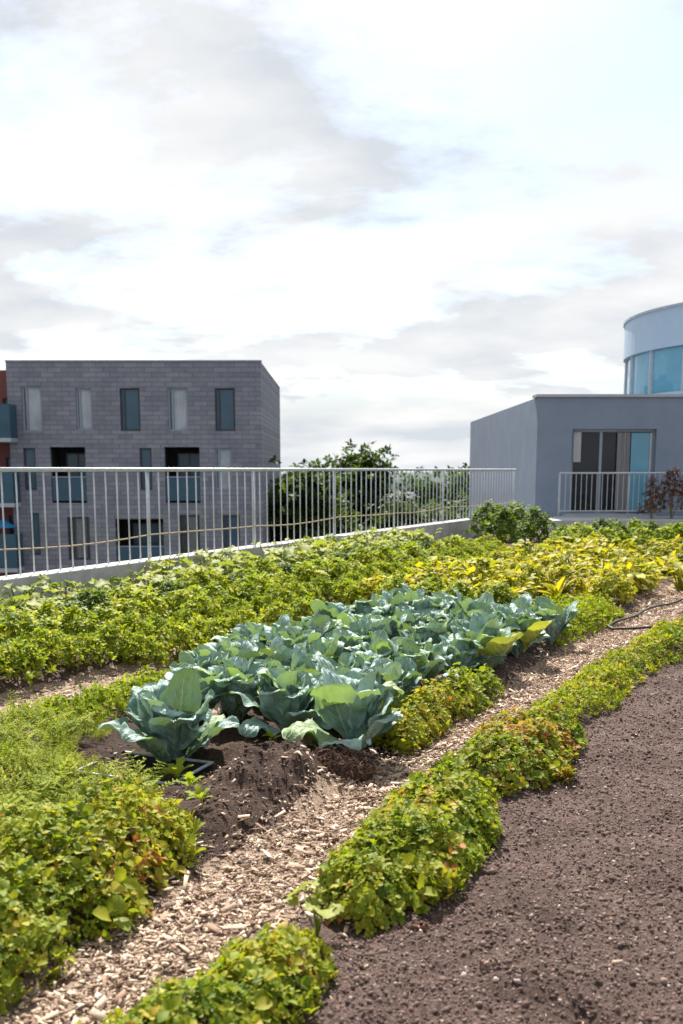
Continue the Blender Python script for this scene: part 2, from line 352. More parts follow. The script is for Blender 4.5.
# ------------------------------------------------------------------ world and sun
SUN_AZ, SUN_EL = R(-6), R(50)         # azimuth from +Y towards +X
def build_light():
    w = bpy.data.worlds.new('World'); S.world = w; w.use_nodes = True
    nt = w.node_tree; bg = nt.nodes['Background']; out = nt.nodes['World Output']
    sky = N(nt, 'ShaderNodeTexSky'); sky.sky_type = 'NISHITA'; sky.sun_disc = False
    sky.sun_elevation = SUN_EL; sky.sun_rotation = SUN_AZ
    sky.dust_density = 1.5; sky.altitude = 100
    nt.links.new(sky.outputs['Color'], bg.inputs['Color']); bg.inputs['Strength'].default_value = 0.085
    tc = N(nt, 'ShaderNodeTexCoord'); sp = N(nt, 'ShaderNodeSeparateXYZ'); nt.links.new(tc.outputs['Generated'], sp.inputs['Vector'])
    z = N(nt, 'ShaderNodeMath', operation='MAXIMUM'); z.inputs[1].default_value = 0.0; nt.links.new(sp.outputs['Z'], z.inputs[0])
    za = N(nt, 'ShaderNodeMath', operation='ADD'); za.inputs[1].default_value = 0.26; nt.links.new(z.outputs[0], za.inputs[0])
    vd = N(nt, 'ShaderNodeVectorMath', operation='DIVIDE'); cb = N(nt, 'ShaderNodeCombineXYZ')
    for i in ('X', 'Y', 'Z'): nt.links.new(za.outputs[0], cb.inputs[i])
    nt.links.new(tc.outputs['Generated'], vd.inputs[0]); nt.links.new(cb.outputs[0], vd.inputs[1])
    mp = N(nt, 'ShaderNodeMapping'); mp.inputs['Scale'].default_value = (0.75, 1.0, 0.0); mp.inputs['Location'].default_value = (3.1, 0.4, 0); mp.inputs['Rotation'].default_value = (0, 0, R(18))
    nt.links.new(vd.outputs[0], mp.inputs['Vector'])
    n1 = N(nt, 'ShaderNodeTexNoise'); n1.inputs['Scale'].default_value = 1.9; n1.inputs['Detail'].default_value = 10; n1.inputs['Roughness'].default_value = 0.6; n1.inputs['Distortion'].default_value = 0.15
    nt.links.new(mp.outputs[0], n1.inputs['Vector'])
    n2 = N(nt, 'ShaderNodeTexNoise'); n2.inputs['Scale'].default_value = 3.2; n2.inputs['Detail'].default_value = 9
    nt.links.new(mp.outputs[0], n2.inputs['Vector'])
    mask0 = ramp(nt, [(0.43, (0.22, 0.22, 0.22)), (0.54, (1, 1, 1))]); nt.links.new(n1.outputs['Fac'], mask0.inputs['Fac'])
    lowr = ramp(nt, [(0.04, (1, 1, 1)), (0.16, (0, 0, 0))]); nt.links.new(z.outputs[0], lowr.inputs['Fac'])
    mask = N(nt, 'ShaderNodeMix', data_type='RGBA', blend_type='LIGHTEN'); mask.inputs['Factor'].default_value = 1
    nt.links.new(mask0.outputs['Color'], mask.inputs['A']); nt.links.new(lowr.outputs['Color'], mask.inputs['B'])
    cc = ramp(nt, [(0.38, (0.64, 0.685, 0.735)), (0.50, (0.765, 0.785, 0.81)), (0.64, (0.88, 0.885, 0.89))]); nt.links.new(n2.outputs['Fac'], cc.inputs['Fac'])
    bc = N(nt, 'ShaderNodeBackground'); bc.inputs['Strength'].default_value = 0.50; nt.links.new(cc.outputs['Color'], bc.inputs['Color'])
    ms = N(nt, 'ShaderNodeMixShader'); nt.links.new(mask.outputs['Result'], ms.inputs['Fac'])
    nt.links.new(bg.outputs[0], ms.inputs[1]); nt.links.new(bc.outputs[0], ms.inputs[2]); nt.links.new(ms.outputs[0], out.inputs['Surface'])
    L = bpy.data.lights.new('sun', 'SUN'); L.energy = 5.0; L.angle = R(0.6); L.color = (1, 0.945, 0.85)
    so = bpy.data.objects.new('sun', L); COL.objects.link(so)
    d = Vector((math.sin(SUN_AZ) * math.cos(SUN_EL), math.cos(SUN_AZ) * math.cos(SUN_EL), math.sin(SUN_EL)))
    so.rotation_euler = d.to_track_quat('Z', 'Y').to_euler(); so.location = d * 60
    vs = S.view_settings; vs.view_transform = 'Standard'; vs.look = 'None'; vs.exposure = 1.15; vs.gamma = 1; vs.use_curve_mapping = False
    S.cycles.max_bounces = 8; S.cycles.transmission_bounces = 6; S.cycles.transparent_max_bounces = 8
    S.cycles.use_denoising = True
build_light()

# ------------------------------------------------------------------ ground
def grid(us, vs, zoff=0.0, mask=None):
    U, V = np.meshgrid(us, vs, indexing='ij'); Z = hgt(U, V) + zoff
    P = Wn(np.stack([U.ravel(), V.ravel()], 1)); VV = np.column_stack([P, Z.ravel()])
    nu, nv = len(us), len(vs); i = np.arange(nu * nv).reshape(nu, nv)
    Q = np.stack([i[:-1, :-1].ravel(), i[1:, :-1].ravel(), i[1:, 1:].ravel(), i[:-1, 1:].ravel()], 1)[:, ::-1]
    if mask is not None:
        c = mask((U[:-1, :-1] + U[1:, 1:]) / 2, (V[:-1, :-1] + V[1:, 1:]) / 2).ravel(); Q = Q[c]
    return VV, Q
def steps(a, b, s0, s1):
    out = [a]
    while out[-1] < b: out.append(out[-1] + s0 + (s1 - s0) * (out[-1] - a) / (b - a))
    return np.array(out)
us = np.concatenate([np.arange(-3, 1.4, 0.2), steps(1.4, 26, 0.012, 0.22)])
vs = np.concatenate([np.arange(-7.62, -5.6, 0.06), np.arange(-5.6, -0.2, 0.018), np.arange(-0.2, 7, 0.12)])
V_, Q_ = grid(us, vs)
tag(obj('garden_soil', mesh_np('garden_soil', V_, Q_, M['soil'])), kind='structure')
def p1mask(u, v):
    e = 0.16 * fbm(u * 2.2, u * 0 + 1.7, 3); e2 = 0.16 * fbm(u * 2.2, u * 0 + 7.7, 3)
    n = 0.10 * fbm(u * 14, v * 14, 2)
    return (v > -2.22 + e + n) & (v < -1.68 + e2 + n)
def p2mask(u, v):
    e = 0.2 * fbm(u * 2, u * 0 + 2.7, 3); n = 0.1 * fbm(u * 14, v * 14, 2)
    return (v > -5.25 + e + n) & (v < -4.42 + e + n)
V_, Q_ = grid(steps(1.2, 16, 0.014, 0.12), np.arange(-2.5, -1.4, 0.018), 0.006, p1mask)
tag(obj('chip_path', mesh_np('chip_path', V_, Q_, M['pathbase'])), kind='structure')
V_, Q_ = grid(steps(3.5, 18, 0.03, 0.12), np.arange(-5.6, -4.2, 0.025), 0.006, p2mask)
tag(obj('side_path', mesh_np('side_path', V_, Q_, M['pathbase'])), kind='structure')
def dugmask(u, v):
    n = 0.22 * fbm(u * 3, v * 3, 3) + 0.1 * fbm(u * 14, v * 14, 2)
    return (v > -3.9 + n) & (v < -2.24 + 0.6 * n) & (u > 3.15 + n) & (u < 6.6 + n)
V_, Q_ = grid(np.arange(2.8, 7.0, 0.016), np.arange(-4.1, -2.0, 0.018), 0.004, dugmask)
tag(obj('dug_soil', mesh_np('dug_soil', V_, Q_, M['humus'])), kind='structure')
# roof body under the garden, city ground far below
def uvbox(mb, u0, u1, v0, v1, z0, z1):
    n = len(mb.v)
    for z in (z0, z1):
        for u, v in ((u0, v0), (u1, v0), (u1, v1), (u0, v1)):
            x, y = W(u, v); mb.v.append((x, y, z))
    mb.f += [tuple(n + i for i in q) for q in ((0, 1, 2, 3), (7, 6, 5, 4), (4, 5, 1, 0), (5, 6, 2, 1), (6, 7, 3, 2), (7, 4, 0, 3))]
    return mb
tag(uvbox(MB(), -3.5, 27.5, -7.9, 12, -13, -0.35).build('roof_slab', M['roof']), kind='structure')
tag(MB().quad((-3000, -3000, -13), (3000, -3000, -13), (3000, 3000, -13), (-3000, 3000, -13)).build('city_ground', M['city']), kind='structure')

# ------------------------------------------------------------------ wood chips and soil crumbs (uncountable)
def frames(nrm, yaw):
    n = nrm / np.linalg.norm(nrm, axis=1, keepdims=True)
    ref = np.stack([np.cos(yaw), np.sin(yaw), np.zeros_like(yaw)], 1)
    y = ref - n * (ref * n).sum(1, keepdims=True); ln = np.linalg.norm(y, axis=1, keepdims=True); y = y / np.maximum(ln, 1e-4)
    x = np.cross(y, n)
    return np.stack([x, y, n], 2)           # columns
def place(tv, tq, pos, nrm, yaw, scl):
    """copies of a template into one vertex/face array"""
    Rm = frames(nrm, yaw); scl = np.asarray(scl)
    if scl.ndim == 1: scl = np.repeat(scl[:, None], 3, 1)
    P = np.einsum('nij,nkj->nki', Rm, tv[None] * scl[:, None, :]) + pos[:, None, :]
    n, k = P.shape[:2]
    Q = tq[None] + (np.arange(n) * k)[:, None, None]
    return P.reshape(-1, 3), Q.reshape(-1, tq.shape[1])
BOXQ = np.array([(0, 3, 2, 1), (4, 5, 6, 7), (0, 1, 5, 4), (1, 2, 6, 5), (2, 3, 7, 6), (3, 0, 4, 7)])
BOXV = np.array([(-.5, -.5, -.5), (.5, -.42, -.5), (.38, .5, -.5), (-.3, .46, -.5), (-.42, -.4, .5), (.46, -.5, .5), (.3, .42, .5), (-.4, .5, .5)])
def chips(n, u0, u1, v0, v1, sd, name, big=0, med=0.0155):
    t = RNG.random(n) ** 1.35; u = u0 + (u1 - u0) * t
    v = RNG.uniform(v0, v1, n) + RNG.normal(0, sd, n)
    p = Wn(np.stack([u, v], 1)); z = hgt(u, v)
    L = RNG.lognormal(math.log(med), 0.6, n); wd = L * RNG.uniform(0.15, 0.55, n); th = RNG.uniform(0.002, 0.005, n)
    if big:
        k = RNG.random(n) < big; L[k] *= 2.0; wd[k] *= 1.5
    L = np.minimum(L, 0.11); wd = np.minimum(wd, 0.03)
    nrm = np.column_stack([RNG.normal(0, .33, n), RNG.normal(0, .33, n), np.ones(n)])
    pos = np.column_stack([p, z + 0.006 + RNG.random(n) * 0.022])
    V, Q = place(BOXV, BOXQ, pos, nrm, RNG.uniform(0, 6.28, n), np.column_stack([wd, L, th]))
    tint = np.repeat(np.clip(RNG.normal(0.56, 0.30, n), 0, 1), 8)
    tag(obj(name, mesh_np(name, V, Q, M['chip'], tint, smooth=False)), kind='stuff')
chips(30000, 1.2, 14, -2.17, -1.72, 0.12, 'wood_chips', 0.05)
chips(9000, 3.6, 13, -5.15, -4.45, 0.07, 'wood_chips')
chips(380, 3.2, 5.2, -2.9, -2.2, 0.1, 'plant_litter', 0, 0.011)
chips(1200, 2.0, 9.0, -1.45, -0.3, 0.1, 'plant_litter', 0, 0.006)
ICO_V = np.array([(0, 0, -1), (.72, -.53, -.45), (-.28, -.85, -.45), (-.89, 0, -.45), (-.28, .85, -.45), (.72, .53, -.45), (.28, -.85, .45), (-.72, -.53, .45), (-.72, .53, .45), (.28, .85, .45), (.89, 0, .45), (0, 0, 1)])
ICO_V = ICO_V * np.array([1.1, 0.9, 0.75]) * (0.8 + 0.4 * RNG.random((12, 1)))
ICO_Q = np.array([(0, 2, 1), (1, 5, 0), (0, 3, 2), (0, 4, 3), (0, 5, 4), (1, 10, 5), (2, 6, 1), (3, 7, 2), (4, 8, 3), (5, 9, 4), (1, 6, 10), (2, 7, 6), (3, 8, 7), (4, 9, 8), (5, 10, 9), (6, 11, 10), (7, 11, 6), (8, 11, 7), (9, 11, 8), (10, 11, 9)])
def crumbs(name, specs, mat='crumb'):
    Vs, Qs, Ts, off = [], [], [], 0
    for n, u0, u1, v0, v1, med in specs:
        u = u0 + (u1 - u0) * RNG.random(n) ** 1.6; v = RNG.uniform(v0, v1, n)
        r = np.minimum(RNG.lognormal(math.log(med), 0.45, n), 0.016)
        p = Wn(np.stack([u, v], 1)); pos = np.column_stack([p, hgt(u, v) + r * 0.12])
        nrm = RNG.normal(0, 1, (n, 3)) + np.array([0, 0, .5])
        V, Q = place(ICO_V, ICO_Q, pos, nrm, RNG.uniform(0, 6.28, n), np.column_stack([r, r * RNG.uniform(.7, 1.5, n), r * RNG.uniform(.6, 1, n)]))
        Vs.append(V); Qs.append(Q + off); off += len(V); Ts.append(np.repeat(np.clip(RNG.normal(0.5, 0.24, n), 0, 1), 12))
    tag(obj(name, mesh_np(name, np.vstack(Vs), np.vstack(Qs), M[mat], np.concatenate(Ts), smooth=False)), kind='stuff')
crumbs('soil_crumbs', [(42000, 1.9, 9.5, -1.5, -0.25, 0.0040), (2500, 6.3, 9.5, -4.0, -2.2, 0.006)])
crumbs('soil_crumbs', [(12000, 3.2, 6.4, -3.7, -2.2, 0.005)], 'darkcrumb')

# ------------------------------------------------------------------ foliage templates
def leaf(L, Wd, prof, fold=0.25, curl=0.3, rows=4, wave=0.0, ph=0.0):
    """one leaf: x across, y along, z up at the base; 3 columns"""
    V = []; 
    for i in range(rows + 1):
        s = i / rows; w = Wd * prof(s) * 0.5
        ang = curl * s; y = L * (math.sin(ang) / max(curl, 1e-3) if curl else s); z = -L * (1 - math.cos(ang)) / max(curl, 1e-3) if curl else 0
        for t in (-1, 0, 1):
            V.append((t * w, y, z + abs(t) * w * fold + (wave * w * math.sin(s * 9 + ph + t) if t else 0)))
    Q = []
    for i in range(rows):
        for j in range(2):
            a = i * 3 + j; Q.append((a, a + 1, a + 4, a + 3))
    return np.array(V, float), np.array(Q)
P_OVAL = lambda s: max(0.06, math.sin(math.pi * min(1, s * 0.92 + 0.04)) ** 0.7)
P_ROUND = lambda s: max(0.1, math.sin(math.pi * (0.03 + 0.94 * s ** 1.2)) ** 0.55)
P_LANCE = lambda s: max(0.04, (s ** 0.5) * (1 - s) ** 0.8 * 2.1)
P_LOBE = lambda s: max(0.08, math.sin(math.pi * min(1, 0.08 + s * 0.9)) ** 0.6 * (0.78 + 0.3 * math.cos(s * 15)))
def rotx(a): c, s = math.cos(a), math.sin(a); return np.array([[1, 0, 0], [0, c, -s], [0, s, c]])
def roty(a): c, s = math.cos(a), math.sin(a); return np.array([[c, 0, s], [0, 1, 0], [-s, 0, c]])
def rotz(a): c, s = math.cos(a), math.sin(a); return np.array([[c, -s, 0], [s, c, 0], [0, 0, 1]])
class T:
    """template under construction: vertices, quads, tint offset"""
    def __init__(s): s.v, s.q, s.t, s.n = [], [], [], 0
    def add(s, V, Q, tint):
        s.v.append(V); s.q.append(Q + s.n); s.t.append(np.full(len(V), tint)); s.n += len(V)
    def stalk(s, p0, p1, r, tint=-0.15):
        p0 = np.array(p0, float); p1 = np.array(p1, float); d = p1 - p0; a = np.cross(d, [0.3, 0.9, 0.1]); a /= np.linalg.norm(a) + 1e-9; b = np.cross(d, a); b /= np.linalg.norm(b) + 1e-9
        V = np.array([p + (a * math.cos(k * 2.094) + b * math.sin(k * 2.094)) * r for p in (p0, p1) for k in range(3)])
        s.add(V, np.array([(0, 1, 4, 3), (1, 2, 5, 4), (2, 0, 3, 5)]), tint)
    def done(s): return np.vstack(s.v), np.vstack(s.q), np.concatenate(s.t)
rr = random.uniform
def sprig(n=5, L=1.0, Wd=0.75, prof=P_OVAL, elev=(20, 65), stem=1.6, curl=0.5, rows=4, fold=0.3, wave=0.0):
    t = T(); a0 = rr(0, 6)
    for k in range(n):
        l = L * rr(0.7, 1.1); V, Q = leaf(l, l * Wd * rr(.85, 1.15), prof, fold, curl * rr(.5, 1.5), rows, wave, rr(0, 6))
        e = R(rr(*elev)); V = V + np.array([0, 0.12 * L, 0])
        V = V @ rotx(e).T @ rotz(a0 + 6.283 * k / n + rr(-.35, .35)).T + np.array([0, 0, -0.25 * L * (k / n)])
        t.add(V, Q, rr(-.12, .12))
    if stem: t.stalk((0, 0, 0), (rr(-.3, .3) * L, rr(-.3, .3) * L, -stem * L), 0.035 * L)
    return t.done()
def frond(pairs=9, L=1.0):
    """feathery carrot-type leaf standing up along z, arching along y"""
    t = T(); pts = []
    for i in range(pairs + 3):
        s = i / (pairs + 2); pts.append(np.array([0, 0.5 * s ** 1.8 * L, L * (s - 0.15 * s ** 3)]))
    for a, b in zip(pts[:-1], pts[1:]): t.stalk(a, b, 0.010 * L)
    for i in range(3, len(pts)):
        s = i / (len(pts) - 1); ll = L * 0.36 * (1 - 0.75 * s) + 0.05 * L
        for sd in (-1, 1):
            for sub in range(3):
                l2 = ll * (0.45 + 0.2 * sub); V, Q = leaf(l2, l2 * 0.34, P_LANCE, 0.2, 0.5, 2)
                V = V @ rotx(R(rr(0, 40))).T @ rotz(-sd * R(25 + 28 * sub + rr(-12, 12))).T
                t.add(V + pts[i] + np.array([sd * 0.02 * L * sub, 0, rr(-.01, .01) * L]), Q, rr(-.12, .12))
    return t.done()
def fan(n=5, L=1.0):
    """carrot plant: several fronds from one crown"""
    t = T()
    for k in range(n):
        V, Q, tt = frond(9, L * rr(.7, 1.05)); V = V @ rotx(R(rr(4, -24))).T @ rotz(6.283 * k / n + rr(-.4, .4)).T
        t.v.append(V); t.q.append(Q + t.n); t.t.append(tt + rr(-.12, .12)); t.n += len(V)
    return t.done()
def stalked(n=9, H=1.0, leafL=0.5, Wd=0.95, prof=P_LOBE, spread=0.6, rows=5, droop=(-20, 35)):
    """plant whose broad blades sit on long stalks"""
    t = T()
    for k in range(n):
        a = rr(0, 6.283); h = H * rr(.45, 1.0); r = spread * rr(.15, 1.0)
        top = np.array([math.cos(a) * r, math.sin(a) * r, h]); mid = np.array([top[0] * .4, top[1] * .4, h * .65])
        t.stalk((0, 0, -.05), mid, 0.018 * H); t.stalk(mid, top, 0.014 * H)
        l = leafL * rr(.6, 1.15); V, Q = leaf(l, l * Wd * rr(.85, 1.1), prof, rr(.05, .4), rr(.3, 1.1), rows, 0.25, rr(0, 6))
        V = V @ roty(R(rr(-25, 25))).T @ rotx(R(rr(*droop))).T @ rotz(a - math.pi / 2 + rr(-.7, .7)).T
        t.add(V + top, Q, rr(-.2, .2))
    return t.done()
def strap(n=8, L=1.0, Wd=0.22, prof=P_LANCE):
    """plant of long arching blades"""
    t = T()
    for k in range(n):
        l = L * rr(.6, 1.1); V, Q = leaf(l, l * Wd * rr(.7, 1.3), prof, 0.5, rr(.7, 1.8), 6, 0.15, rr(0, 6))
        V = V @ rotx(R(rr(35, 82))).T @ rotz(6.283 * k / n + rr(-.5, .5)).T
        t.add(V, Q, rr(-.2, .2))
    return t.done()

def scatter(tmpls, pos, nrm, scl, tint):
    """random choice of templates at the given places -> arrays"""
    n = len(pos); pick = RNG.integers(0, len(tmpls), n); yaw = RNG.uniform(0, 6.283, n)
    Vs, Qs, Ts, off = [], [], [], 0
    for k, (tv, tq, tt) in enumerate(tmpls):
        i = np.where(pick == k)[0]
        if not len(i): continue
        V, Q = place(tv, tq, pos[i], nrm[i], yaw[i], scl[i])
        Vs.append(V); Qs.append(Q + off); off += len(V)
        Ts.append((tint[i][:, None] + tt[None]).ravel())
    return np.vstack(Vs), np.vstack(Qs), np.clip(np.concatenate(Ts), 0, 1)
def polydist(P, poly):
    """signed distance to a closed polygon (inside positive) and direction to the nearest edge point"""
    poly = np.asarray(poly, float); best = np.full(len(P), 1e9); dirv = np.zeros_like(P); ins = np.zeros(len(P), bool)
    for a, b in zip(poly, np.roll(poly, -1, 0)):
        ab = b - a; t = np.clip(((P - a) @ ab) / (ab @ ab), 0, 1); q = a + t[:, None] * ab; d = np.linalg.norm(P - q, axis=1)
        k = d < best; best[k] = d[k]; dirv[k] = (q - P)[k] / np.maximum(d[k], 1e-6)[:, None]
        c = ((a[1] > P[:, 1]) != (b[1] > P[:, 1])) & (P[:, 0] < (b[0] - a[0]) * (P[:, 1] - a[1]) / (b[1] - a[1] + 1e-12) + a[0]); ins ^= c
    return np.where(ins, best, -best), dirv
def clump(name, poly, height, dens, size, tmpls, mat, label, cat, tint=(0.5, 0.2), edge=0.16, group=None, redpatch=0.0, twig=True, sizevar=0.30, lump=0.5):
    """a low cushion of foliage covering a patch of the bed: foliage + twigs under one thing"""
    poly = np.asarray(poly, float); lo, hi = poly.min(0) - .05, poly.max(0) + .05
    n = int(dens * (hi - lo).prod()); P = RNG.uniform(lo, hi, (n, 2))
    d, dv = polydist(P, poly); d = d + 0.20 * fbm(P[:, 0] * 5, P[:, 1] * 5, 3); k = d > 0; P, d, dv = P[k], d[k], dv[k]
    prof = height * np.clip(d / edge, 0, 1) ** 0.55 * np.clip(0.80 + lump * 2.4 * fbm(P[:, 0] * 4.8 + 3, P[:, 1] * 4.8, 3) + 0.16 * RNG.normal(0, .6, len(P)), 0.25, 1.6)
    f = 1 - RNG.random(len(P)) ** 1.7 * 0.75
    poke = RNG.random(len(P)) < 0.05; f = f + poke * RNG.uniform(0.05, 0.35, len(P))
    z = hgt(P[:, 0], P[:, 1]) + 0.01 + prof * f
    out = np.clip(1.15 - d / edge, 0, 1)[:, None] * dv
    ow = Wn(out); nrm = np.column_stack([ow * 1.1 + RNG.normal(0, .33, (len(P), 2)), np.ones(len(P))])
    c = poly.mean(0); cx, cy = W(*c); cz = h1(*c)
    pos = np.column_stack([Wn(P), z])
    tn = tint[0] + tint[1] * RNG.normal(0, .6, len(P)) + 0.55 * fbm(P[:, 0] * 3.2 + 40, P[:, 1] * 3.2, 3)
    if redpatch: tn = tn + redpatch * np.clip(fbm(P[:, 0] * 2.6 + 71, P[:, 1] * 2.6 + 5, 2) * 3 - .15, 0, 1)
    V, Q, tt = scatter(tmpls, pos - np.array([cx, cy, cz]), nrm, size * np.exp(RNG.normal(0, sizevar, len(P))), tn)
    e = tag(empty(name, (cx, cy, cz)), label, cat, group)
    obj('foliage', mesh_np('foliage', V, Q, mat, tt), e)
    if False:
        mb = MB()
        for i in RNG.choice(len(P), min(len(P), 90), replace=False):
            b = pos[i] - np.array([cx, cy, cz]); g = b.copy(); g[2] = h1(*P[i]) - cz - 0.01; g[:2] += RNG.normal(0, .03, 2)
            mb.tube([g, (g + b) / 2 + RNG.normal(0, .01, 3), b], [0.0028, 0.0022, 0.0014], 4)
        mb.build('twigs', M['stem'], e)
    return e

CLOVER = [sprig(rr(4, 6).__int__(), 1.0, 0.82, P_ROUND, (8, 60), 1.4, 0.5) for _ in range(6)]
CLOVER += [sprig(5, 1.0, 0.55, P_OVAL, (0, 65), 1.5, 0.8, 4, 0.3, 0.1) for _ in range(2)] + [sprig(3, 1.25, 0.75, P_OVAL, (20, 70), 2.2, 0.7, 4, 0.3, 0.1) for _ in range(2)]
SMALL = [sprig(6, 1.0, 0.5, P_OVAL, (15, 75), 1.2, 0.5, 3) for _ in range(5)]
OVATE = [sprig(5, 1.0, 0.62, P_OVAL, (0, 60), 1.5, 0.8, 4, 0.3, 0.1) for _ in range(6)]
FAN = [fan(5) for _ in range(4)]

# --- border strip between the chip path and the dug bed
clump('border_clump', [(1.3, -1.84), (2.0, -1.80), (2.45, -1.72), (2.72, -1.64), (2.80, -1.50), (2.6, -1.36), (2.3, -1.33), (1.3, -1.35)], 0.17, 3300, 0.0205, CLOVER, M['sedum'],
      'low lime green cushion of rounded leaves at the very bottom edge of the view', 'border plant', (0.62, 0.22))
clump('border_clump', [(2.95, -1.55), (3.15, -1.74), (3.7, -1.82), (4.35, -1.88), (4.6, -1.66), (4.5, -1.42), (4.1, -1.30), (3.6, -1.25), (3.2, -1.28), (2.97, -1.38)], 0.205, 3400, 0.022, CLOVER, M['sedum'],
      'biggest rounded yellow green clump between the chip path and the bare soil', 'border plant', (0.60, 0.24), redpatch=0.35)
clump('border_clump', [(4.55, -1.66), (4.75, -1.86), (5.5, -1.88), (6.05, -1.66), (5.9, -1.36), (5.3, -1.24), (4.85, -1.28), (4.6, -1.45)], 0.19, 2900, 0.022, CLOVER, M['red'],
      'green clump flecked with red leaves beside the chip path', 'border plant', (0.46, 0.28), redpatch=0.38)
clump('border_clump', [(6.0, -1.60), (6.3, -1.80), (7.9, -1.80), (8.0, -1.42), (7.4, -1.30), (6.3, -1.42)], 0.15, 1400, 0.026, SMALL, M['sedum'],
      'thin low strip of small yellow leaves behind the red flecked clump', 'border plant', (0.66, 0.2))
clump('border_clump', [(8.0, -1.72), (9.2, -1.70), (10.8, -1.55), (10.8, -1.10), (9.0, -1.12), (8.0, -1.36)], 0.17, 1000, 0.03, SMALL, M['sedum'],
      'yellow green strip of low plants where the chip path leaves the view', 'border plant', (0.6, 0.2))
# --- left of the chip path
clump('sedum_cushion', [(1.2, -2.12), (2.0, -2.13), (2.7, -2.17), (3.15, -2.27), (3.38, -2.48), (3.25, -2.72), (2.9, -2.88), (2.5, -3.0), (1.9, -3.1), (1.2, -3.2)], 0.27, 3100, 0.0225, CLOVER, M['sedum'],
      'large dense cushion of rounded green leaves filling the bottom left corner', 'ground cover plant', (0.50, 0.22), edge=0.22, redpatch=0.3)
clump('bedside_clump', [(5.05, -2.12), (5.9, -2.10), (6.75, -2.12), (6.95, -2.32), (6.6, -2.46), (5.6, -2.48), (5.0, -2.36)], 0.22, 2700, 0.022, CLOVER, M['sedum'],
      'yellow green bushy clump along the path in front of the cabbages', 'border plant', (0.60, 0.2), redpatch=0.35)
clump('bedside_clump', [(4.45, -4.05), (5.0, -3.95), (5.8, -4.1), (6.4, -4.35), (6.2, -4.58), (5.2, -4.55), (4.3, -4.45)], 0.17, 1300, 0.03, SMALL, M['carrot'],
      'low yellow green growth between the side path and the front left cabbage', 'border plant', (0.5, 0.2))
clump('bedside_clump', [(8.75, -2.25), (9.8, -2.15), (10.9, -2.15), (11.2, -2.6), (10.2, -2.95), (9.1, -2.85)], 0.20, 1100, 0.033, SMALL, M['carrot'],
      'fine leaved olive yellow plant beside the path behind the last cabbage', 'border plant', (0.66, 0.2))
# --- feathery carrot plants
FINE = [frond(7, 1.0) for _ in range(5)]
clump('feathery_carpet', [(2.0, -3.15), (2.6, -3.0), (3.1, -2.8), (3.45, -2.70), (3.62, -3.1), (3.95, -3.7), (4.4, -3.8), (4.75, -4.25), (4.3, -4.5), (3.6, -4.45), (2.6, -4.3), (1.8, -3.9)], 0.13, 900, 0.08, FINE, M['carrot'],
      'soft carpet of feathery yellow green leaves behind the rounded cushion at left', 'ground cover plant', (0.66, 0.25), edge=0.2)
carrot_spots = [(4.98, -3.56), (5.12, -3.34), (5.3, -3.75)]
for u, v in [(2.4, -3.1), (2.6, -3.2), (2.2, -3.35), (2.8, -3.05), (2.45, -3.4), (2.75, -3.42), (2.95, -3.22), (3.1, -3.5), (3.3, -3.2), (3.35, -3.75), (3.55, -3.45), (3.6, -3.05), (3.75, -3.7), (3.8, -4.1), (3.85, -3.35), (3.45, -4.1), (4.05, -3.85), (4.2, -4.25), (3.9, -3.9), (3.2, -3.9), (3.65, -4.3), (3.1, -2.98), (3.5, -2.85), (4.25, -3.95), (2.9, -3.7), (2.6, -3.6), (3.0, -4.15), (2.5, -3.9), (3.72, -3.12), (4.4, -4.3), (3.95, -4.4)]:
    carrot_spots.append((u + rr(-.05, .05), v + rr(-.05, .05)))
carrot_spots = [(u, v) for u, v in carrot_spots if abs(u - 4.1) > 0.42 or v < -3.72]
carrot_mesh = []
for k in range(5):
    fs = [fan(9, 1.0) for _ in range(1)]
    V, Q, tt = fs[0]; carrot_mesh.append(mesh_np('fronds', V * 0.25, Q, M['carrot'], np.clip(0.66 + tt, 0, 1)))
root_me = MB().tube([(0, 0, -0.05), (0, 0, 0.0), (0, 0, 0.02)], [0.008, 0.016, 0.012], 8)
for i, (u, v) in enumerate(carrot_spots):
    x, y = W(u, v); e = tag(empty('carrot_plant', (x, y, h1(u, v)), rr(0, 6.28), rr(.8, 1.15)), 'feathery lime green carrot top in the left patch behind the rounded cushion', 'carrot plant', 'feathery carrot tops in the left patch')
    obj('fronds', carrot_mesh[i % 5], e)
# small weeds on the dug soil
weed_me = []
for k in range(3):
    V, Q, tt = sprig(7, 0.06, 0.5, P_LOBE, (15, 75), 0.6, 0.7, 5); weed_me.append(mesh_np('seedling', V + np.array([0, 0, 0.03]), Q, M['carrot'], np.clip(0.6 + tt, 0, 1)))
weeds = [(4.0, -2.98, 'light green seedling sprouting through the front edge of the black tray', 1.9), (4.1, -3.12, 'pale sprig rising inside the black tray', 1.5), (3.75, -2.72, 'small yellow green seedling on the bare soil before the tray', 1.5),
         (3.55, -2.52, 'small lone weed on the soil heap nearest the chip path', 1.3), (4.75, -2.86, 'tiny bright green weed in the shade under the cabbages', 1.0), (3.3, -2.38, 'small weed where the dug soil meets the round leaved cushion', 1.2)]
for i, (u, v, lab, s) in enumerate(weeds):
    x, y = W(u, v); tag(obj('seedling', weed_me[i % 3], None, (x, y, h1(u, v) + 0.01), (0, 0, rr(0, 6)), s), lab, 'weed')
# young broad leaved plant beside the front clump
def single_plant(name, u, v, tm, mat, size, tintc, label, cat, dz=0):
    V, Q, tt = tm; x, y = W(u, v)
    return tag(obj(name, mesh_np(name, V * size, Q, mat, np.clip(tintc + tt, 0, 1)), None, (x, y, h1(u, v) + dz), (0, 0, rr(0, 6))), label, cat)
single_plant('young_plant', 2.86, -1.55, stalked(9, 1.0, 0.55, 0.9, P_LOBE, 0.65), M['broad'], 0.16, 0.85, 'young plant with pale green lobed leaves at the end of the bottom clump', 'plant')

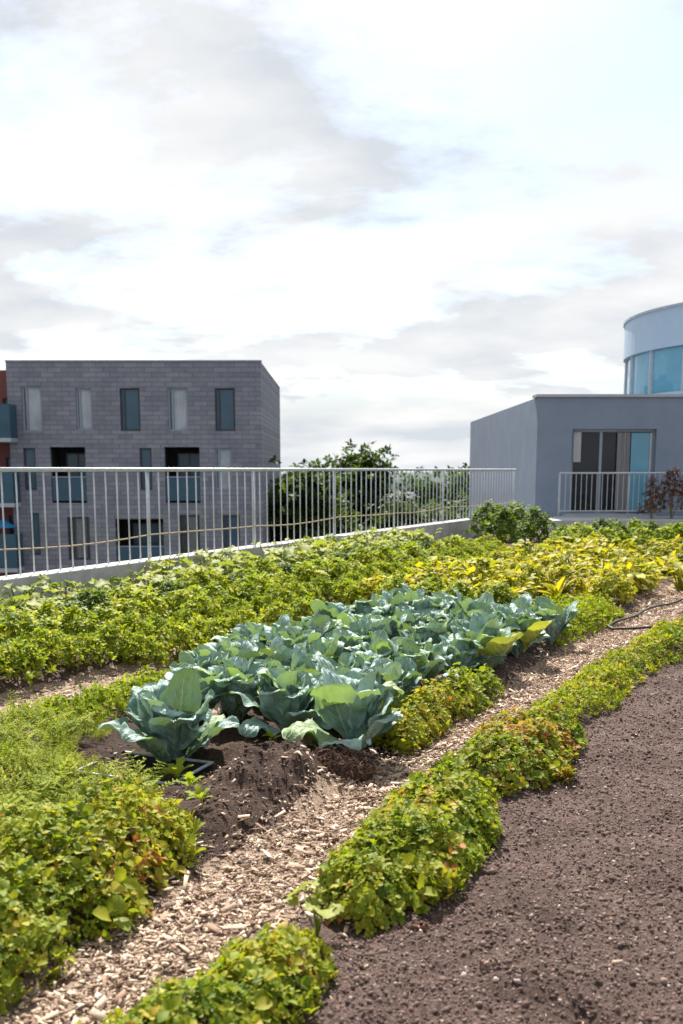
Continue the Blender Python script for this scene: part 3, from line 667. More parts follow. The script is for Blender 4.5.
# ------------------------------------------------------------------ cabbages
def cab_leaf(L, Wd, tilt, curve, cup, ruffle, tipcurl, seed):
    """one cabbage leaf growing along +y from the axis; tilt = lean from the vertical at the base, curve = further lean towards the tip"""
    rg = random.Random(seed); rows, cols = 24, 20; V = []; uv = []
    ph = rg.uniform(0, 6); ph2 = rg.uniform(0, 6); asym = rg.uniform(-.12, .12)
    y = 0.02; z = 0.0
    for i in range(rows + 1):
        s = i / rows
        a = tilt + curve * s + (tipcurl * max(0, s - 0.72) / 0.28 if s > 0.72 else 0)
        if i: y += L / rows * math.sin(a); z += L / rows * math.cos(a)
        w = Wd * (0.10 + 0.90 * sstep(0.05, 0.5, s)) * math.sqrt(max(0.0, 1 - max(0, (s - 0.55) / 0.46) ** 2.4)) * 0.5 * (1 + 0.05 * math.sin(s * 17 + ph) + 0.03 * math.sin(s * 37 + ph2))
        w = max(w, 0.012)
        # frame: tangent (0, sin a, cos a), normal (upper face) (0, -cos a, sin a)
        for j in range(cols + 1):
            t = -1 + 2 * j / cols
            e = abs(t)
            inward = cup * w * (t * t) + 0.0
            wav = ruffle * w * (e ** 2.2) * (math.sin(s * 13 + ph + t * 1.7) * 0.6 + math.sin(s * 23 + ph2 - t * 3) * 0.35) * sstep(0.15, 0.5, s)
            pk = (0.016 * math.sin(9 * t + 11 * s + ph) * math.sin(7 * s - 5 * t + ph2) + 0.010 * math.sin(23 * (s - .34 * e) * 2.05 + ph) * (1 - e)) * L * sstep(0.1, .3, s)
            nn = inward + wav + pk - 0.02 * L * math.exp(-(t * 5) ** 2) * (1 - s)
            xx = t * w * (1 - 0.18 * cup * t * t) + asym * w * s
            V.append((xx, y - math.cos(a) * nn, z + math.sin(a) * nn)); uv.append((j / cols, s))
    Q = []
    for i in range(rows):
        for j in range(cols):
            q = i * (cols + 1) + j; Q.append((q, q + 1, q + cols + 2, q + cols + 1))
    return mesh_np('leaf', np.array(V), np.array(Q), M['cabbage'], None, np.array(uv))
INNER = [cab_leaf(rr(.24, .36), rr(.13, .20), R(rr(2, 12)), R(rr(-10, 14)), rr(.35, .8), rr(.16, .30), R(rr(10, 90)), 10 + k) for k in range(7)]
MIDL = [cab_leaf(rr(.32, .45), rr(.17, .27), R(rr(4, 20)), R(rr(0, 22)), rr(-.25, .55), rr(.22, .42), R(rr(10, 130)), 30 + k) for k in range(9)]
OUTER = [cab_leaf(rr(.30, .39), rr(.20, .29), R(rr(24, 42)), R(rr(10, 55)), rr(-.25, .3), rr(.18, .34), R(rr(0, 80)), 50 + k) for k in range(8)]
M['cabbacklit'] = M['cabbage'].copy(); M['cabbacklit'].name = 'backlit_cabbage_leaf'  # copy of the cabbage leaf with the backlight's yellow put into its colour
for n_ in M['cabbacklit'].node_tree.nodes:
    if n_.type == 'VALTORGB' and len(n_.color_ramp.elements) == 6:
        for e_ in n_.color_ramp.elements: e_.color = (0.40, 0.44, 0.05, 1)
    if n_.type == 'BSDF_TRANSLUCENT': n_.inputs['Color'].default_value = (0.55, 0.58, 0.04, 1)
YLEAF = cab_leaf(.36, .34, R(38), R(10), .35, .10, R(10), 91); YLEAF.materials[0] = M['cabbacklit']
def head_mesh():
    V = []; n, m = 14, 10
    for i in range(m + 1):
        th = math.pi * i / m
        for k in range(n):
            a = 2 * math.pi * k / n; r = 0.075 * (1 + 0.06 * math.sin(3 * a + th * 2))
            V.append((r * math.sin(th) * math.cos(a), r * math.sin(th) * math.sin(a), 0.14 - 0.08 * math.cos(th)))
    Q = [(i * n + k, i * n + (k + 1) % n, (i + 1) * n + (k + 1) % n, (i + 1) * n + k) for i in range(m) for k in range(n)]
    return mesh_np('head', np.array(V), np.array(Q), M['cabhead'])
HEAD = head_mesh()
_s = MB().tube([(0, 0, -0.06), (0, 0, 0.03), (0, 0, 0.09)], [0.022, 0.026, 0.03], 9)
STALK = bpy.data.meshes.new('stalk'); STALK.from_pydata([tuple(v) for v in _s.v], [], _s.f); STALK.materials.append(M['cabstem'])
def cabbage(u, v, size, label, group=None, no=5, nm=11, ni=7, rz=None):
    x, y = W(u, v); e = tag(empty('cabbage', (x, y, h1(u, v) - 0.005), rr(0, 6.28) if rz is None else rz, size), label, 'cabbage', group)
    obj('stalk', STALK, e); obj('head', HEAD, e)
    for n, pool, z0, r0 in ((no, OUTER, .02, .015), (nm, MIDL, .045, .03), (ni, INNER, .075, .03)):
        a0 = rr(0, 6.28)
        for k in range(n):
            a = a0 + 6.283 * k / n + rr(-.3, .3)
            o = obj('leaf', random.choice(pool), e, (-math.sin(a) * r0, math.cos(a) * r0, z0 + rr(-.015, .02)), (R(rr(-12, 12)), R(rr(-16, 16)), a + rr(-.25, .25)), rr(.78, 1.15))
    return e
cabbage(4.36, -3.27, 1.10, 'front left cabbage with a curled silvery leaf, growing out of the black tray', no=7, nm=12)
cabbage(4.80, -2.36, 1.08, 'front cabbage nearest the chip path with a ribbed leaf drooping to the ground', no=7, nm=12)
cabbage(5.02, -2.90, 1.05, 'cabbage above the dark dug hollow, between the tray and the ribbed leaf', no=6, nm=12)
cabbage(8.78, -2.36, 0.95, 'last cabbage on the path side, at the far right end of the patch')
cy1 = cabbage(7.95, -2.42, 1.0, 'path side cabbage with a leaf coloured yellow green as if backlit next to last in its row', no=4, rz=0)
cy2 = cabbage(7.30, -2.48, 0.98, 'path side cabbage with broad leaf coloured yellow as if backlit just behind the bushy clump', no=4, rz=0)
for c_, a_ in ((cy1, -2.25), (cy2, -2.5), (cy2, -1.7)): o_ = obj('leaf', YLEAF, c_, (-math.sin(a_) * .05, math.cos(a_) * .05, .04), (R(4), 0, a_)); o_['label'] = 'broad leaf coloured yellow as if backlit'
spots = [(4.98, -3.56), (5.12, -3.34), (5.3, -3.75)]
for j, v in enumerate((-2.62, -3.02, -3.42, -3.80, -4.12)):
    for i in range(14):
        u = 5.3 + 0.335 * i + (0.18 if j % 2 else 0)
        if v < -4 and u < 6.0: continue
        if u > 8.8 + 0.5 * j * 0.45: continue
        if j == 0 and (u < 5.3): continue
        spots.append((u + rr(-.06, .06), v + rr(-.06, .06)))
for u, v in spots:
    cabbage(u, v, rr(.72, .95), 'blue green cabbage with upright waxy leaves in the crowded middle of the patch', 'cabbages crowded in the middle of the patch', no=4, nm=11, ni=7)
print('cabbages', len(spots) + 6)

# ------------------------------------------------------------------ things lying about the cabbage bed
def uvp(u, v, z): x, y = W(u, v); return (x, y, z)
tr = tag(empty('seed_tray', uvp(4.12, -3.28, 0.025), R(-22)), 'black plastic tray sunk in the soil under the front left cabbage', 'tray')
hw, hd = 0.29, 0.20
MB().box(-hw, hw, -hd, hd, -0.075, -0.069).build('tray_floor', M['black'], tr)
wl = MB()
for b in ((-hw, hw, -hd, -hd + .006), (-hw, hw, hd - .006, hd), (-hw, -hw + .006, -hd + .006, hd - .006), (hw - .006, hw, -hd + .006, hd - .006)): wl.box(*b, -0.069, 0.0)
wl.build('tray_wall', M['black'], tr)
rm = MB()
for b in ((-hw - .014, hw + .014, -hd - .014, -hd + .006), (-hw - .014, hw + .014, hd - .006, hd + .014), (-hw - .014, -hw + .006, -hd + .006, hd - .006), (hw - .006, hw + .014, -hd + .006, hd - .006)): rm.box(*b, 0.001, 0.012)
rm.build('tray_rim', M['trayrim'], tr, bevel=0.003)
# heap of pulled roots
e = tag(empty('root_ball', uvp(4.42, -2.28, h1(4.42, -2.28))), 'matted brown ball of dry roots beside the chip path', 'root ball')
nm_, mm_ = 26, 14; V = []
for i in range(mm_ + 1):
    t = math.pi / 2 * i / mm_
    for k in range(nm_):
        a = 2 * math.pi * k / nm_; r = 0.17 * (1 + .5 * fbm(np.array([math.cos(a) * 3 + 9 + t]), np.array([math.sin(a) * 3 + 2]), 3)[0])
        V.append((r * 1.15 * math.cos(t) * math.cos(a), r * .8 * math.cos(t) * math.sin(a), 0.115 * math.sin(t) * (1 + .4 * math.sin(5 * a + 3 * t)) - 0.03))
Q = [(i * nm_ + k, i * nm_ + (k + 1) % nm_, (i + 1) * nm_ + (k + 1) % nm_, (i + 1) * nm_ + k) for i in range(mm_) for k in range(nm_)]
obj('root_soil', mesh_np('root_soil', np.array(V), np.array(Q), M['humus']), e)
fb = MB()
for k in range(420):
    a = rr(0, 6.28); t = rr(0.05, 1.45); p = Vector((0.19 * math.cos(t) * math.cos(a), 0.13 * math.cos(t) * math.sin(a), 0.11 * math.sin(t) - .02))
    q = p + Vector((rr(-.05, .05), rr(-.05, .05), rr(-.02, .04))); r_ = q + Vector((rr(-.05, .05), rr(-.05, .05), rr(-.05, .01)))
    fb.tube([p, q, r_], [.0026, .0018, .0008], 3)
fb.build('root_fibres', M['root'], e)
def slab_leaf(name, u, v, L, Wd, rot, mat, label, cat, dz=0.0, seed=3):
    rg = random.Random(seed); V = []; n, m = 10, 6
    for i in range(n + 1):
        s = i / n; w = Wd * (0.25 + math.sin(math.pi * min(1, .1 + s * .85)) * .75) * .5
        for j in range(m + 1):
            t = -1 + 2 * j / m
            V.append((t * w, .25 * L * s * s + .25 * w * t * t + rg.uniform(-.006, .006) + .012 * math.sin(7 * t + 9 * s), L * s * (1 + .12 * math.sin(5 * t)) + rg.uniform(-.01, .01)))
    Q = [(i * (m + 1) + j, i * (m + 1) + j + 1, (i + 1) * (m + 1) + j + 1, (i + 1) * (m + 1) + j) for i in range(n) for j in range(m)]
    o = obj(name, mesh_np(name, np.array(V), np.array(Q), mat), None, uvp(u, v, h1(u, v) + dz), rot)
    sd = o.modifiers.new('thickness', 'SOLIDIFY'); sd.thickness = 0.006
    return tag(o, label, cat)
slab_leaf('withered_leaf', 4.72, -2.62, 0.17, 0.10, (R(-24), R(22), R(20)), M['dead'], 'withered grey leaf standing upright beside the ribbed front cabbage', 'dead leaf')
slab_leaf('withered_leaf', 4.72, -3.28, 0.15, 0.10, (R(-40), R(-8), R(-30)), M['straw'], 'straw coloured dry leaf between the two left cabbages', 'dead leaf', 0.08, 5)
slab_leaf('fallen_leaf', 3.06, -1.22, 0.06, 0.03, (R(-85), 0, R(70)), M['root'], 'reddish brown fallen leaf on the soil below the biggest clump', 'fallen leaf', 0.02, 9)
slab_leaf('fallen_leaf', 2.95, -0.93, 0.055, 0.02, (R(-86), 0, R(100)), M['straw'], 'tan sliver of leaf alone on the dug soil', 'fallen leaf', 0.02, 10)
def stick(u, v, ang, L, r, mat, label, dz=0.02):
    x, y = W(u, v); z = h1(u, v) + dz; pts = []
    for k in range(6):
        s = (k / 5 - .5) * L; pts.append((x + math.cos(ang) * s + rr(-.004, .004), y + math.sin(ang) * s, z + rr(-.003, .006)))
    tag(MB().tube(pts, [r * .7, r, r, r * .9, r * .8, r * .5], 7).build('stick', mat, None, True), label, 'stick')
stick(4.95, -2.06, R(62), 0.19, 0.008, M['straw'], 'pale bare stick on the path beside the ribbed cabbage')
stick(3.25, -2.02, R(28), 0.24, 0.006, M['straw'], 'long thin pale stick lying along the middle of the chip path')
stick(4.20, -2.0, R(14), 0.20, 0.005, M['root'], 'thin brown twig on the path below the root ball')
stick(6.05, -2.02, R(50), 0.22, 0.006, M['straw'], 'bleached stick at the edge of the path by the bushy clump')
# irrigation hose
hp = [(10.15, -1.70), (10.0, -1.95), (9.95, -2.05), (10.05, -2.12), (10.7, -2.05), (11.6, -1.98), (12.6, -1.78), (14, -1.5)]
pts = []
for a, b in zip(hp[:-1], hp[1:]):
    for k in range(5): pts.append(tuple(a[i] + (b[i] - a[i]) * k / 5 for i in range(2)))
tag(MB().tube([uvp(u, v, h1(u, v) + 0.05 + .012 * math.sin(u * 5)) for u, v in pts], 0.013, 8).build('irrigation_hose', M['hose'], None, True), 'thin black hose bent in a hook across the chip path', 'hose')

# ------------------------------------------------------------------ bed along the railing
def plant_mesh(tms, n, rad, hgt_, size, mat, tintc, tints, name='foliage', under=0.55):
    """bushy plant: sprigs over a dome"""
    th = RNG.uniform(0, 6.283, n); cz = RNG.random(n) ** 0.8; r = rad * np.sqrt(1 - cz ** 2) * RNG.uniform(under, 1.05, n)
    pos = np.column_stack([r * np.cos(th), r * np.sin(th), hgt_ * (0.15 + 0.85 * cz) * RNG.uniform(.8, 1.05, n)])
    nrm = np.column_stack([np.cos(th) * r / rad * 0.9 + RNG.normal(0, .35, n), np.sin(th) * r / rad * 0.9 + RNG.normal(0, .35, n), 0.5 + cz])
    V, Q, t = scatter(tms, pos, nrm, size * np.exp(RNG.normal(0, .2, n)), tintc + tints * RNG.normal(0, .7, n))
    return mesh_np(name, V, Q, mat, t)
BUSH = [plant_mesh(OVATE, 120, 0.25, 0.36, 0.055, M['bush'], 0.62, 0.2) for _ in range(4)]
LOWB = [plant_mesh(SMALL, 170, 0.25, 0.27, 0.042, M['bush'], 0.58, 0.18) for _ in range(4)]
GREENB = [plant_mesh(OVATE, 130, 0.25, 0.34, 0.05, M['green'], 0.6, 0.2) for _ in range(3)]
def stalk_mesh(n, H, lL, sp, mat, tc, prof=P_LOBE):
    V, Q, t = stalked(n, H, lL, 1.0, prof, sp); return mesh_np('foliage', V, Q, mat, np.clip(tc + t, 0, 1))
BROAD = [stalk_mesh(20, 0.42, 0.17, 0.32, M['broad'], 0.72) for _ in range(4)]
def core_stem(h):
    mb = MB()
    for k in range(5):
        a = rr(0, 6.28); mb.tube([(0, 0, -.03), (math.cos(a) * h * .15, math.sin(a) * h * .15, h * .4), (math.cos(a) * h * .4, math.sin(a) * h * .4, h * .8)], [.007, .005, .003], 5)
    me = bpy.data.meshes.new('stems'); me.from_pydata([tuple(v) for v in mb.v], [], mb.f); me.materials.append(M['stem']); return me
STEMS = core_stem(0.34)
def plant(name, me, u, v, s, label, cat, group, dz=0.0):
    x, y = W(u, v); e = tag(empty(name, (x, y, h1(u, v) + dz), rr(0, 6.28), s), label, cat, group)
    obj('foliage', me, e); obj('stems', STEMS, e); return e
rows = [(-5.02, 0.34, LOWB, 'low_bush', 'low yellow green bush in the gap between railing bed and cabbages', 'low bush', 'low bushes in the gap between railing bed and cabbages'),
        (-5.42, 0.34, LOWB, 'low_bush', 'low yellow green bush in the front row along the side path', 'low bush', 'front row of low bushes along the side path'),
        (-5.85, 0.36, BUSH, 'leafy_bush', 'lime green bush in the second row from the side path', 'bush', 'second row of bushes from the side path'),
        (-6.30, 0.38, None, 'leafy_bush', 'mixed green bush in the middle row of the railing bed', 'bush', 'middle row of bushes in the railing bed'),
        (-6.80, 0.40, BROAD, 'broad_leaved_plant', 'broad leaved pale green plant in the row next to the last', 'broad leaved plant', 'broad leaved plants one row off the kerb'),
        (-7.25, 0.40, BROAD, 'broad_leaved_plant', 'broad leaved pale green plant right against the concrete kerb', 'broad leaved plant', 'broad leaved plants along the kerb')]
for v, du, pool, nm, lab, cat, grp in rows:
    u = 4.6 + (-5.4 - v) * 0.9 if v < -5.2 else 6.5
    while u < 17:
        p = pool or (GREENB if rr(0, 1) < .35 else BUSH)
        if rr(0, 1) > 0.05:
            plant(nm, random.choice(p), u + rr(-.08, .08), v + rr(-.1, .1), rr(.8, 1.18) * (0.84 + 0.16 * min(1, max(0, (u - 7.5) / 3.5)) if v < -6.5 else 1.0), lab, cat, grp)
        u += du * rr(.85, 1.15)

# ------------------------------------------------------------------ yellowing bed on the right
YEL = []
for k in range(5):
    V, Q, t = strap(22, 0.38, 0.28); YEL.append(mesh_np('foliage', V, Q, M['yellow'], np.clip(0.42 + t, 0, 1)))
for k in range(3):
    V, Q, t = stalked(34, 0.40, 0.15, 0.6, P_OVAL, 0.36); YEL.append(mesh_np('foliage', V, Q, M['yellow'], np.clip(0.34 + t, 0, 1)))
for k in range(3): YEL.append(plant_mesh(OVATE, 130, 0.27, 0.36, 0.055, M['yellow'], 0.36, 0.28))
TALLG = [plant_mesh(OVATE, 150, 0.34, 0.62, 0.07, M['green'], 0.62, 0.22) for _ in range(3)]
TALLL = [plant_mesh(OVATE, 150, 0.34, 0.55, 0.07, M['bush'], 0.5, 0.2) for _ in range(3)]
u = 10.2
while u < 21:
    v = -5.3
    while v < -1.6:
        if not (u < 11.2 and v > -3.05) and not (u < 13.5 and v > -2.35) and v > -5.0 - .0:
            if u < 18.2: plant('yellowing_plant', random.choice(YEL), u + rr(-.15, .15), v + rr(-.12, .12), rr(.8, 1.15), 'yellowing plant with long arching leaves in the bed behind the cabbages', 'plant', 'yellowing plants in the bed behind the cabbages')
            else: plant('green_bush', random.choice(TALLG + TALLL * 3), u + rr(-.15, .15), v + rr(-.15, .15), rr(.75, 1.0), 'green bush at the far end of the bed before the grey building', 'bush', 'green bushes at the far end before the grey building')
        v += 0.46
    u += 0.46
for u in np.arange(13.8, 21, 0.5):
    for v in (-1.1, -0.55, 0.0, 0.55):
        if u > 17.5: plant('green_bush', random.choice(TALLL * 3 + TALLG), u + rr(-.15, .15), v + rr(-.15, .15), rr(.7, 1.0), 'green bush at the far end of the bed before the grey building', 'bush', 'green bushes at the far end before the grey building')
        elif u > 14.5: plant('yellowing_plant', random.choice(YEL), u + rr(-.15, .15), v + rr(-.12, .12), rr(.7, 1.0), 'yellowing plant beyond the path at the right edge', 'plant', 'yellowing plants beyond the path')
for u, v in [(9.7, -3.6), (9.9, -3.2), (10.0, -4.0), (9.6, -3.9), (10.1, -4.5)]:
    plant('dark_leafy_plant', random.choice(TALLL), u, v, rr(.65, .8), 'dark green leafy plant directly behind the cabbages', 'plant', 'dark leafy plants directly behind the cabbages')
for u, v in [(19.5, -5.6), (20.3, -6.2), (18.6, -6.0), (20.4, -6.9), (21.2, -6.6)]:
    plant('tall_bush', random.choice(TALLG), u, v, rr(1.15, 1.4), 'tall dark bush by the far corner of the grey building', 'bush', 'tall dark bushes by the far corner')

# ------------------------------------------------------------------ kerb, railing, rope
kb = uvbox(MB(), -4, 25.2, -7.90, -7.62, -0.34, 0.50)
tag(kb.build('roof_kerb', M['concrete'], None, bevel=0.012), 'low pale concrete kerb along the roof edge under the railing', 'kerb')
ra = tag(empty('railing', uvp(10, -7.76, 0.5)), 'galvanised railing of thin upright bars along the left roof edge', 'railing')
def RL(u, z, dv=0.0): x, y = W(u, -7.76 + dv); o = ra.location; return (x - o.x, y - o.y, z - o.z)
MB().tube([RL(3.0, 1.60), RL(25.0, 1.60)], 0.024, 10).build('top_rail', M['galv'], ra, True)
bar = MB().tube([(0, 0, 0.0), (0, 0, 1.09)], 0.0092, 8); bme = bpy.data.meshes.new('baluster'); bme.from_pydata(bar.v, [], bar.f); bme.materials.append(M['galv'])
bme.polygons.foreach_set('use_smooth', [True] * len(bme.polygons))
u = 5.4; nb = 0
while nb < 98:
    obj('baluster', bme, ra, RL(u, 0.505)); u += 0.2; nb += 1
for u in np.arange(5.0, 25.1, 2.5): MB().tube([RL(u, .5, -.03), RL(u, 1.60, -.03)], 0.013, 8).build('post', M['galv'], ra, True)
rp = []
for k in range(41):
    u = 5 + 20 * k / 40; x, y = W(u, -7.72); rp.append((x, y, 0.80 + .018 * math.sin(u * 1.3) - .02 * math.sin(math.pi * ((u - 5) % 2.5) / 2.5)))
tag(MB().tube(rp, 0.008, 6).build('guide_rope', M['rope'], None, True), 'thin beige rope strung low along the railing bars', 'rope')

# ------------------------------------------------------------------ buildings
def wall_open(mb, x0, x1, z0, z1, y, ops, depth=0.18):
    """vertical wall facing -Y with rectangular openings (x0,x1,z0,z1) and their reveals"""
    xs = sorted({x0, x1, *[o[0] for o in ops], *[o[1] for o in ops]}); zs = sorted({z0, z1, *[o[2] for o in ops], *[o[3] for o in ops]})
    for a, b in zip(xs[:-1], xs[1:]):
        for c, d in zip(zs[:-1], zs[1:]):
            mx, mz = (a + b) / 2, (c + d) / 2
            if any(o[0] < mx < o[1] and o[2] < mz < o[3] for o in ops): continue
            mb.quad((a, y, c), (b, y, c), (b, y, d), (a, y, d))
    for a, b, c, d in ops:
        mb.quad((a, y, c), (a, y + depth, c), (b, y + depth, c), (b, y, c)); mb.quad((a, y, d), (b, y, d), (b, y + depth, d), (a, y + depth, d))
        mb.quad((a, y, c), (a, y, d), (a, y + depth, d), (a, y + depth, c)); mb.quad((b, y, c), (b, y + depth, c), (b, y + depth, d), (b, y, d))
    return mb
def window(parent, x0, x1, z0, z1, y, fr, gl, curtain=None, mull=(), t=0.07, room=1.2, cx=None):
    f = MB()
    f.box(x0, x0 + t, y, y + .06, z0, z1); f.box(x1 - t, x1, y, y + .06, z0, z1)
    f.box(x0 + t, x1 - t, y, y + .06, z0, z0 + t); f.box(x0 + t, x1 - t, y, y + .06, z1 - t, z1)
    for m in mull: xm = x0 + (x1 - x0) * m; f.box(xm - t / 2, xm + t / 2, y + .002, y + .058, z0 + t, z1 - t)
    w = f.build('window', fr, parent)
    MB().box(x0 + t, x1 - t, y + .025, y + .033, z0 + t, z1 - t).build('pane', gl, w)
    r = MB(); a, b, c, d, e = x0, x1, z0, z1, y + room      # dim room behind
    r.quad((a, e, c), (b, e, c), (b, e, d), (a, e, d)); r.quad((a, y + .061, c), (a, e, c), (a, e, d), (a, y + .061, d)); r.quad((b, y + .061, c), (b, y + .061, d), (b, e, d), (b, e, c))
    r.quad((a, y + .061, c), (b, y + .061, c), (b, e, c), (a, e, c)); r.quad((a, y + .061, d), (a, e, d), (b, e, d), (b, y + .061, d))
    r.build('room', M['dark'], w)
    if curtain:
        c0, c1 = cx if cx else (0.0, 1.0)
        cu = MB(); n = 40; p = [(x0 + (x1 - x0) * (c0 + (c1 - c0) * k / n), y + .085 + .018 * math.sin(k * 1.5)) for k in range(n + 1)]
        for (ax, ay), (bx, by) in zip(p[:-1], p[1:]): cu.quad((ax, ay, z0 + .01), (bx, by, z0 + .01), (bx, by, z1 - .01), (ax, ay, z1 - .01))
        cu.build('curtain', curtain, w)
    return w

# left: grey brick block about 46 m away
Y = 46.0
bl = tag(empty('brick_building', (XD(120, 470, Y), Y, -13)), 'grey brick apartment block with tall windows beyond the left railing', 'building')
ox, oy, oz = bl.location
def bx(px): return XD(px, 470, Y) - ox
def bz(py): return ZD(py, Y) - oz
wins = [(22, 42, 386, 432, 'pale'), (76, 92, 388, 430, 'pale'), (120, 140, 388, 431, None), (168, 188, 388, 431, 'pale'), (215, 235, 388, 431, None),
        (24, 36, 448, 490, None), (140, 152, 448, 490, None), (215, 232, 448, 490, 'pale'), (31, 40, 513, 555, None), (68, 90, 517, 560, 'curt'), (180, 200, 515, 558, 'curt'), (222, 240, 515, 558, None),
        (26, 40, 585, 628, None), (70, 92, 585, 628, 'pale'), (180, 200, 585, 628, None)]
def lean(a, b, c, d):
    k = (470 - (c + d) / 2) * 0.000157; return (a + k * (341 - a), b + k * (341 - b), c, d)
wins = [(*lean(*w_[:4]), w_[4]) for w_ in wins]
logs = [(51, 86, 447, 503), (165, 200, 447, 503), (116, 164, 519, 572), (116, 164, 590, 640)]
logs = [lean(*l_) for l_ in logs]
ops = [(bx(a), bx(b), bz(d), bz(c)) for a, b, c, d, _ in wins] + [(bx(a), bx(b), bz(d), bz(c)) for a, b, c, d in logs]
x0, x1 = bx(11), bx(262); zt = bz(361.5)
wl = wall_open(MB(), x0, x1, 0, zt, 0, ops, 0.22)
wl.quad((x0, 0, 0), (x0, 0, zt), (x0, 14, zt), (x0, 14, 0)); wl.quad((x1, 0, 0), (x1, 14, 0), (x1, 14, zt), (x1, 0, zt)); wl.quad((x0, 0, zt), (x1, 0, zt), (x1, 14, zt), (x0, 14, zt)); wl.quad((x0, 14, 0), (x0, 14, zt), (x1, 14, zt), (x1, 14, 0))
wl.build('wall', M['brick'], bl)
MB().box(x0 - .03, x1 + .03, -.03, .3, zt + .003, zt + .06).build('roof_coping', M['frame'], bl)
for a, b, c, d, cu in wins:
    window(bl, bx(a), bx(b), bz(d), bz(c), 0.10, M['darkframe'] if cu != 'pale' else M['frame'], M['glass'] if cu else M['tealglass'], M['palecurtain'] if cu == 'pale' else (M['curtain'] if cu else None), (0.22,) if b - a > 15 else (), 0.08, cx=(0.24, 1.0) if cu == 'pale' else (0.35, 0.8))
for a, b, c, d in logs:
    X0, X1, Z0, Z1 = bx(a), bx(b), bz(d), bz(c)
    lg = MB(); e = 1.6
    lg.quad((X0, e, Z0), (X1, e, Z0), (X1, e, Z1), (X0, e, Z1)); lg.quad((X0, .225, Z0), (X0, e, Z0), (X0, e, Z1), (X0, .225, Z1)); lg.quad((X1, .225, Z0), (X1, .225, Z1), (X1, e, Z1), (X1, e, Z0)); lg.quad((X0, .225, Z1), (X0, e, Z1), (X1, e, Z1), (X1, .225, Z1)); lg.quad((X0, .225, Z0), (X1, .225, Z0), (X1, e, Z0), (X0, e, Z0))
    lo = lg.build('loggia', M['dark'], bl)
    window(bl, X0 + (X1 - X0) * .25, X0 + (X1 - X0) * .95, Z0 + .03, Z1 - .25, 1.2, M['darkframe'], M['tealglass'], None, (.5,), .07, .35)
    MB().box(X0 + .02, X1 - .02, .06, .075, Z0 + .1, Z0 + 1.15).build('balustrade', M['tealglass'], bl)
    MB().box(X0 + .02, X1 - .02, .04, .095, Z0 + 1.153, Z0 + 1.20).build('handrail', M['frame'], bl)
# red-brown neighbour with blue balconies at the very left
Y2 = 45.2
rb = tag(empty('red_building', (XD(-30, 470, Y2), Y2, -13)), 'red brown house with blue balconies at the left edge', 'building')
def cx_(px): return XD(px, 470, Y2) - rb.location.x
def cz_(py): return ZD(py, Y2) - rb.location.z
X0, X1 = cx_(-70), cx_(10.4)
rops = [(cx_(-4), cx_(7), cz_(c), cz_(a)) for a, c in ((396, 438), (457, 500), (517, 560))]
m = wall_open(MB(), X0, X1, 0, cz_(367), 1.4, rops, .2)
m.quad((X1, 1.4, 0), (X1, 12, 0), (X1, 12, cz_(367)), (X1, 1.4, cz_(367))); m.quad((X0, 1.4, cz_(367)), (X1, 1.4, cz_(367)), (X1, 12, cz_(367)), (X0, 12, cz_(367)))
m.build('wall', M['redwall'], rb)
for r_ in rops: window(rb, r_[0], r_[1], r_[2], r_[3], 1.5, M['darkframe'], M['tealglass'], M['palecurtain'], (.5,), .08, 1.0, (0.3, 0.7))
for t, b in ((404, 438), (468, 503), (534, 568)):
    slab = MB().box(X0, cx_(14), -.2, 1.395, cz_(b + 4), cz_(b)).build('balcony', M['cap'], rb)
    MB().box(X0, cx_(13.6), -.17, -.14, cz_(b) + .02, cz_(t)).build('balcony_panel', M['teal'], slab)
    MB().box(cx_(13.2), cx_(13.6), -.139, 1.39, cz_(b) + .02, cz_(t)).build('balcony_side', M['teal'], slab)
um = tag(empty('parasol', (XD(3, 528, Y2 + .5), Y2 + .55, ZD(564, Y2 + .5) - .05)), 'small blue parasol on a balcony of the red brown house', 'parasol')
MB().tube([(0, 0, 0), (0, 0, 2.05)], .025, 8).build('pole', M['white'], um, True)
cn = MB(); n = 8
for k in range(n):
    a, b = 2 * math.pi * k / n, 2 * math.pi * (k + 1) / n; cn.f.append((len(cn.v), len(cn.v) + 1, len(cn.v) + 2)); cn.v += [(0, 0, 2.12), (.62 * math.cos(a), .62 * math.sin(a), 1.72), (.62 * math.cos(b), .62 * math.sin(b), 1.72)]
cn.build('canopy', M['umbrella'], um)

# right: rendered building with terrace door and a round upper storey
Y3 = 27.0
rt = tag(empty('grey_building', (XD(620, 470, Y3), Y3, 0)), 'blue grey rendered house with rounded glazed upper storey on the right', 'building')
gx = lambda px: XD(px, 470, Y3) - rt.location.x
gz = lambda py: ZD(py, Y3)
X0, X1 = gx(536), gx(900); zt = gz(397.2)
door = (gx(571), gx(655), gz(515), gz(429)); win2 = (gx(735), gx(800), gz(500), gz(429))
m = wall_open(MB(), X0, X1, -.35, zt, 0, [door, win2], .25)
m.quad((X0, 0, -.35), (X0, 0, zt), (X0, 14, zt), (X0, 14, -.35)); m.quad((X0, 0, zt), (X1, 0, zt), (X1, 14, zt), (X0, 14, zt)); m.quad((X1, 0, -.35), (X1, 14, -.35), (X1, 14, zt), (X1, 0, zt))
m.quad((X0, 0, -13), (X0, 0, -.35), (X0, 14, -.35), (X0, 14, -13))
m.build('wall', M['render'], rt)
MB().box(X0 - .06, X1, -.07, .5, zt + .003, zt + .075).build('parapet_cap', M['cap'], rt)
w = window(rt, *door, .14, M['frame'], M['darkglass'], None, (0.36,), .07, 1.6)
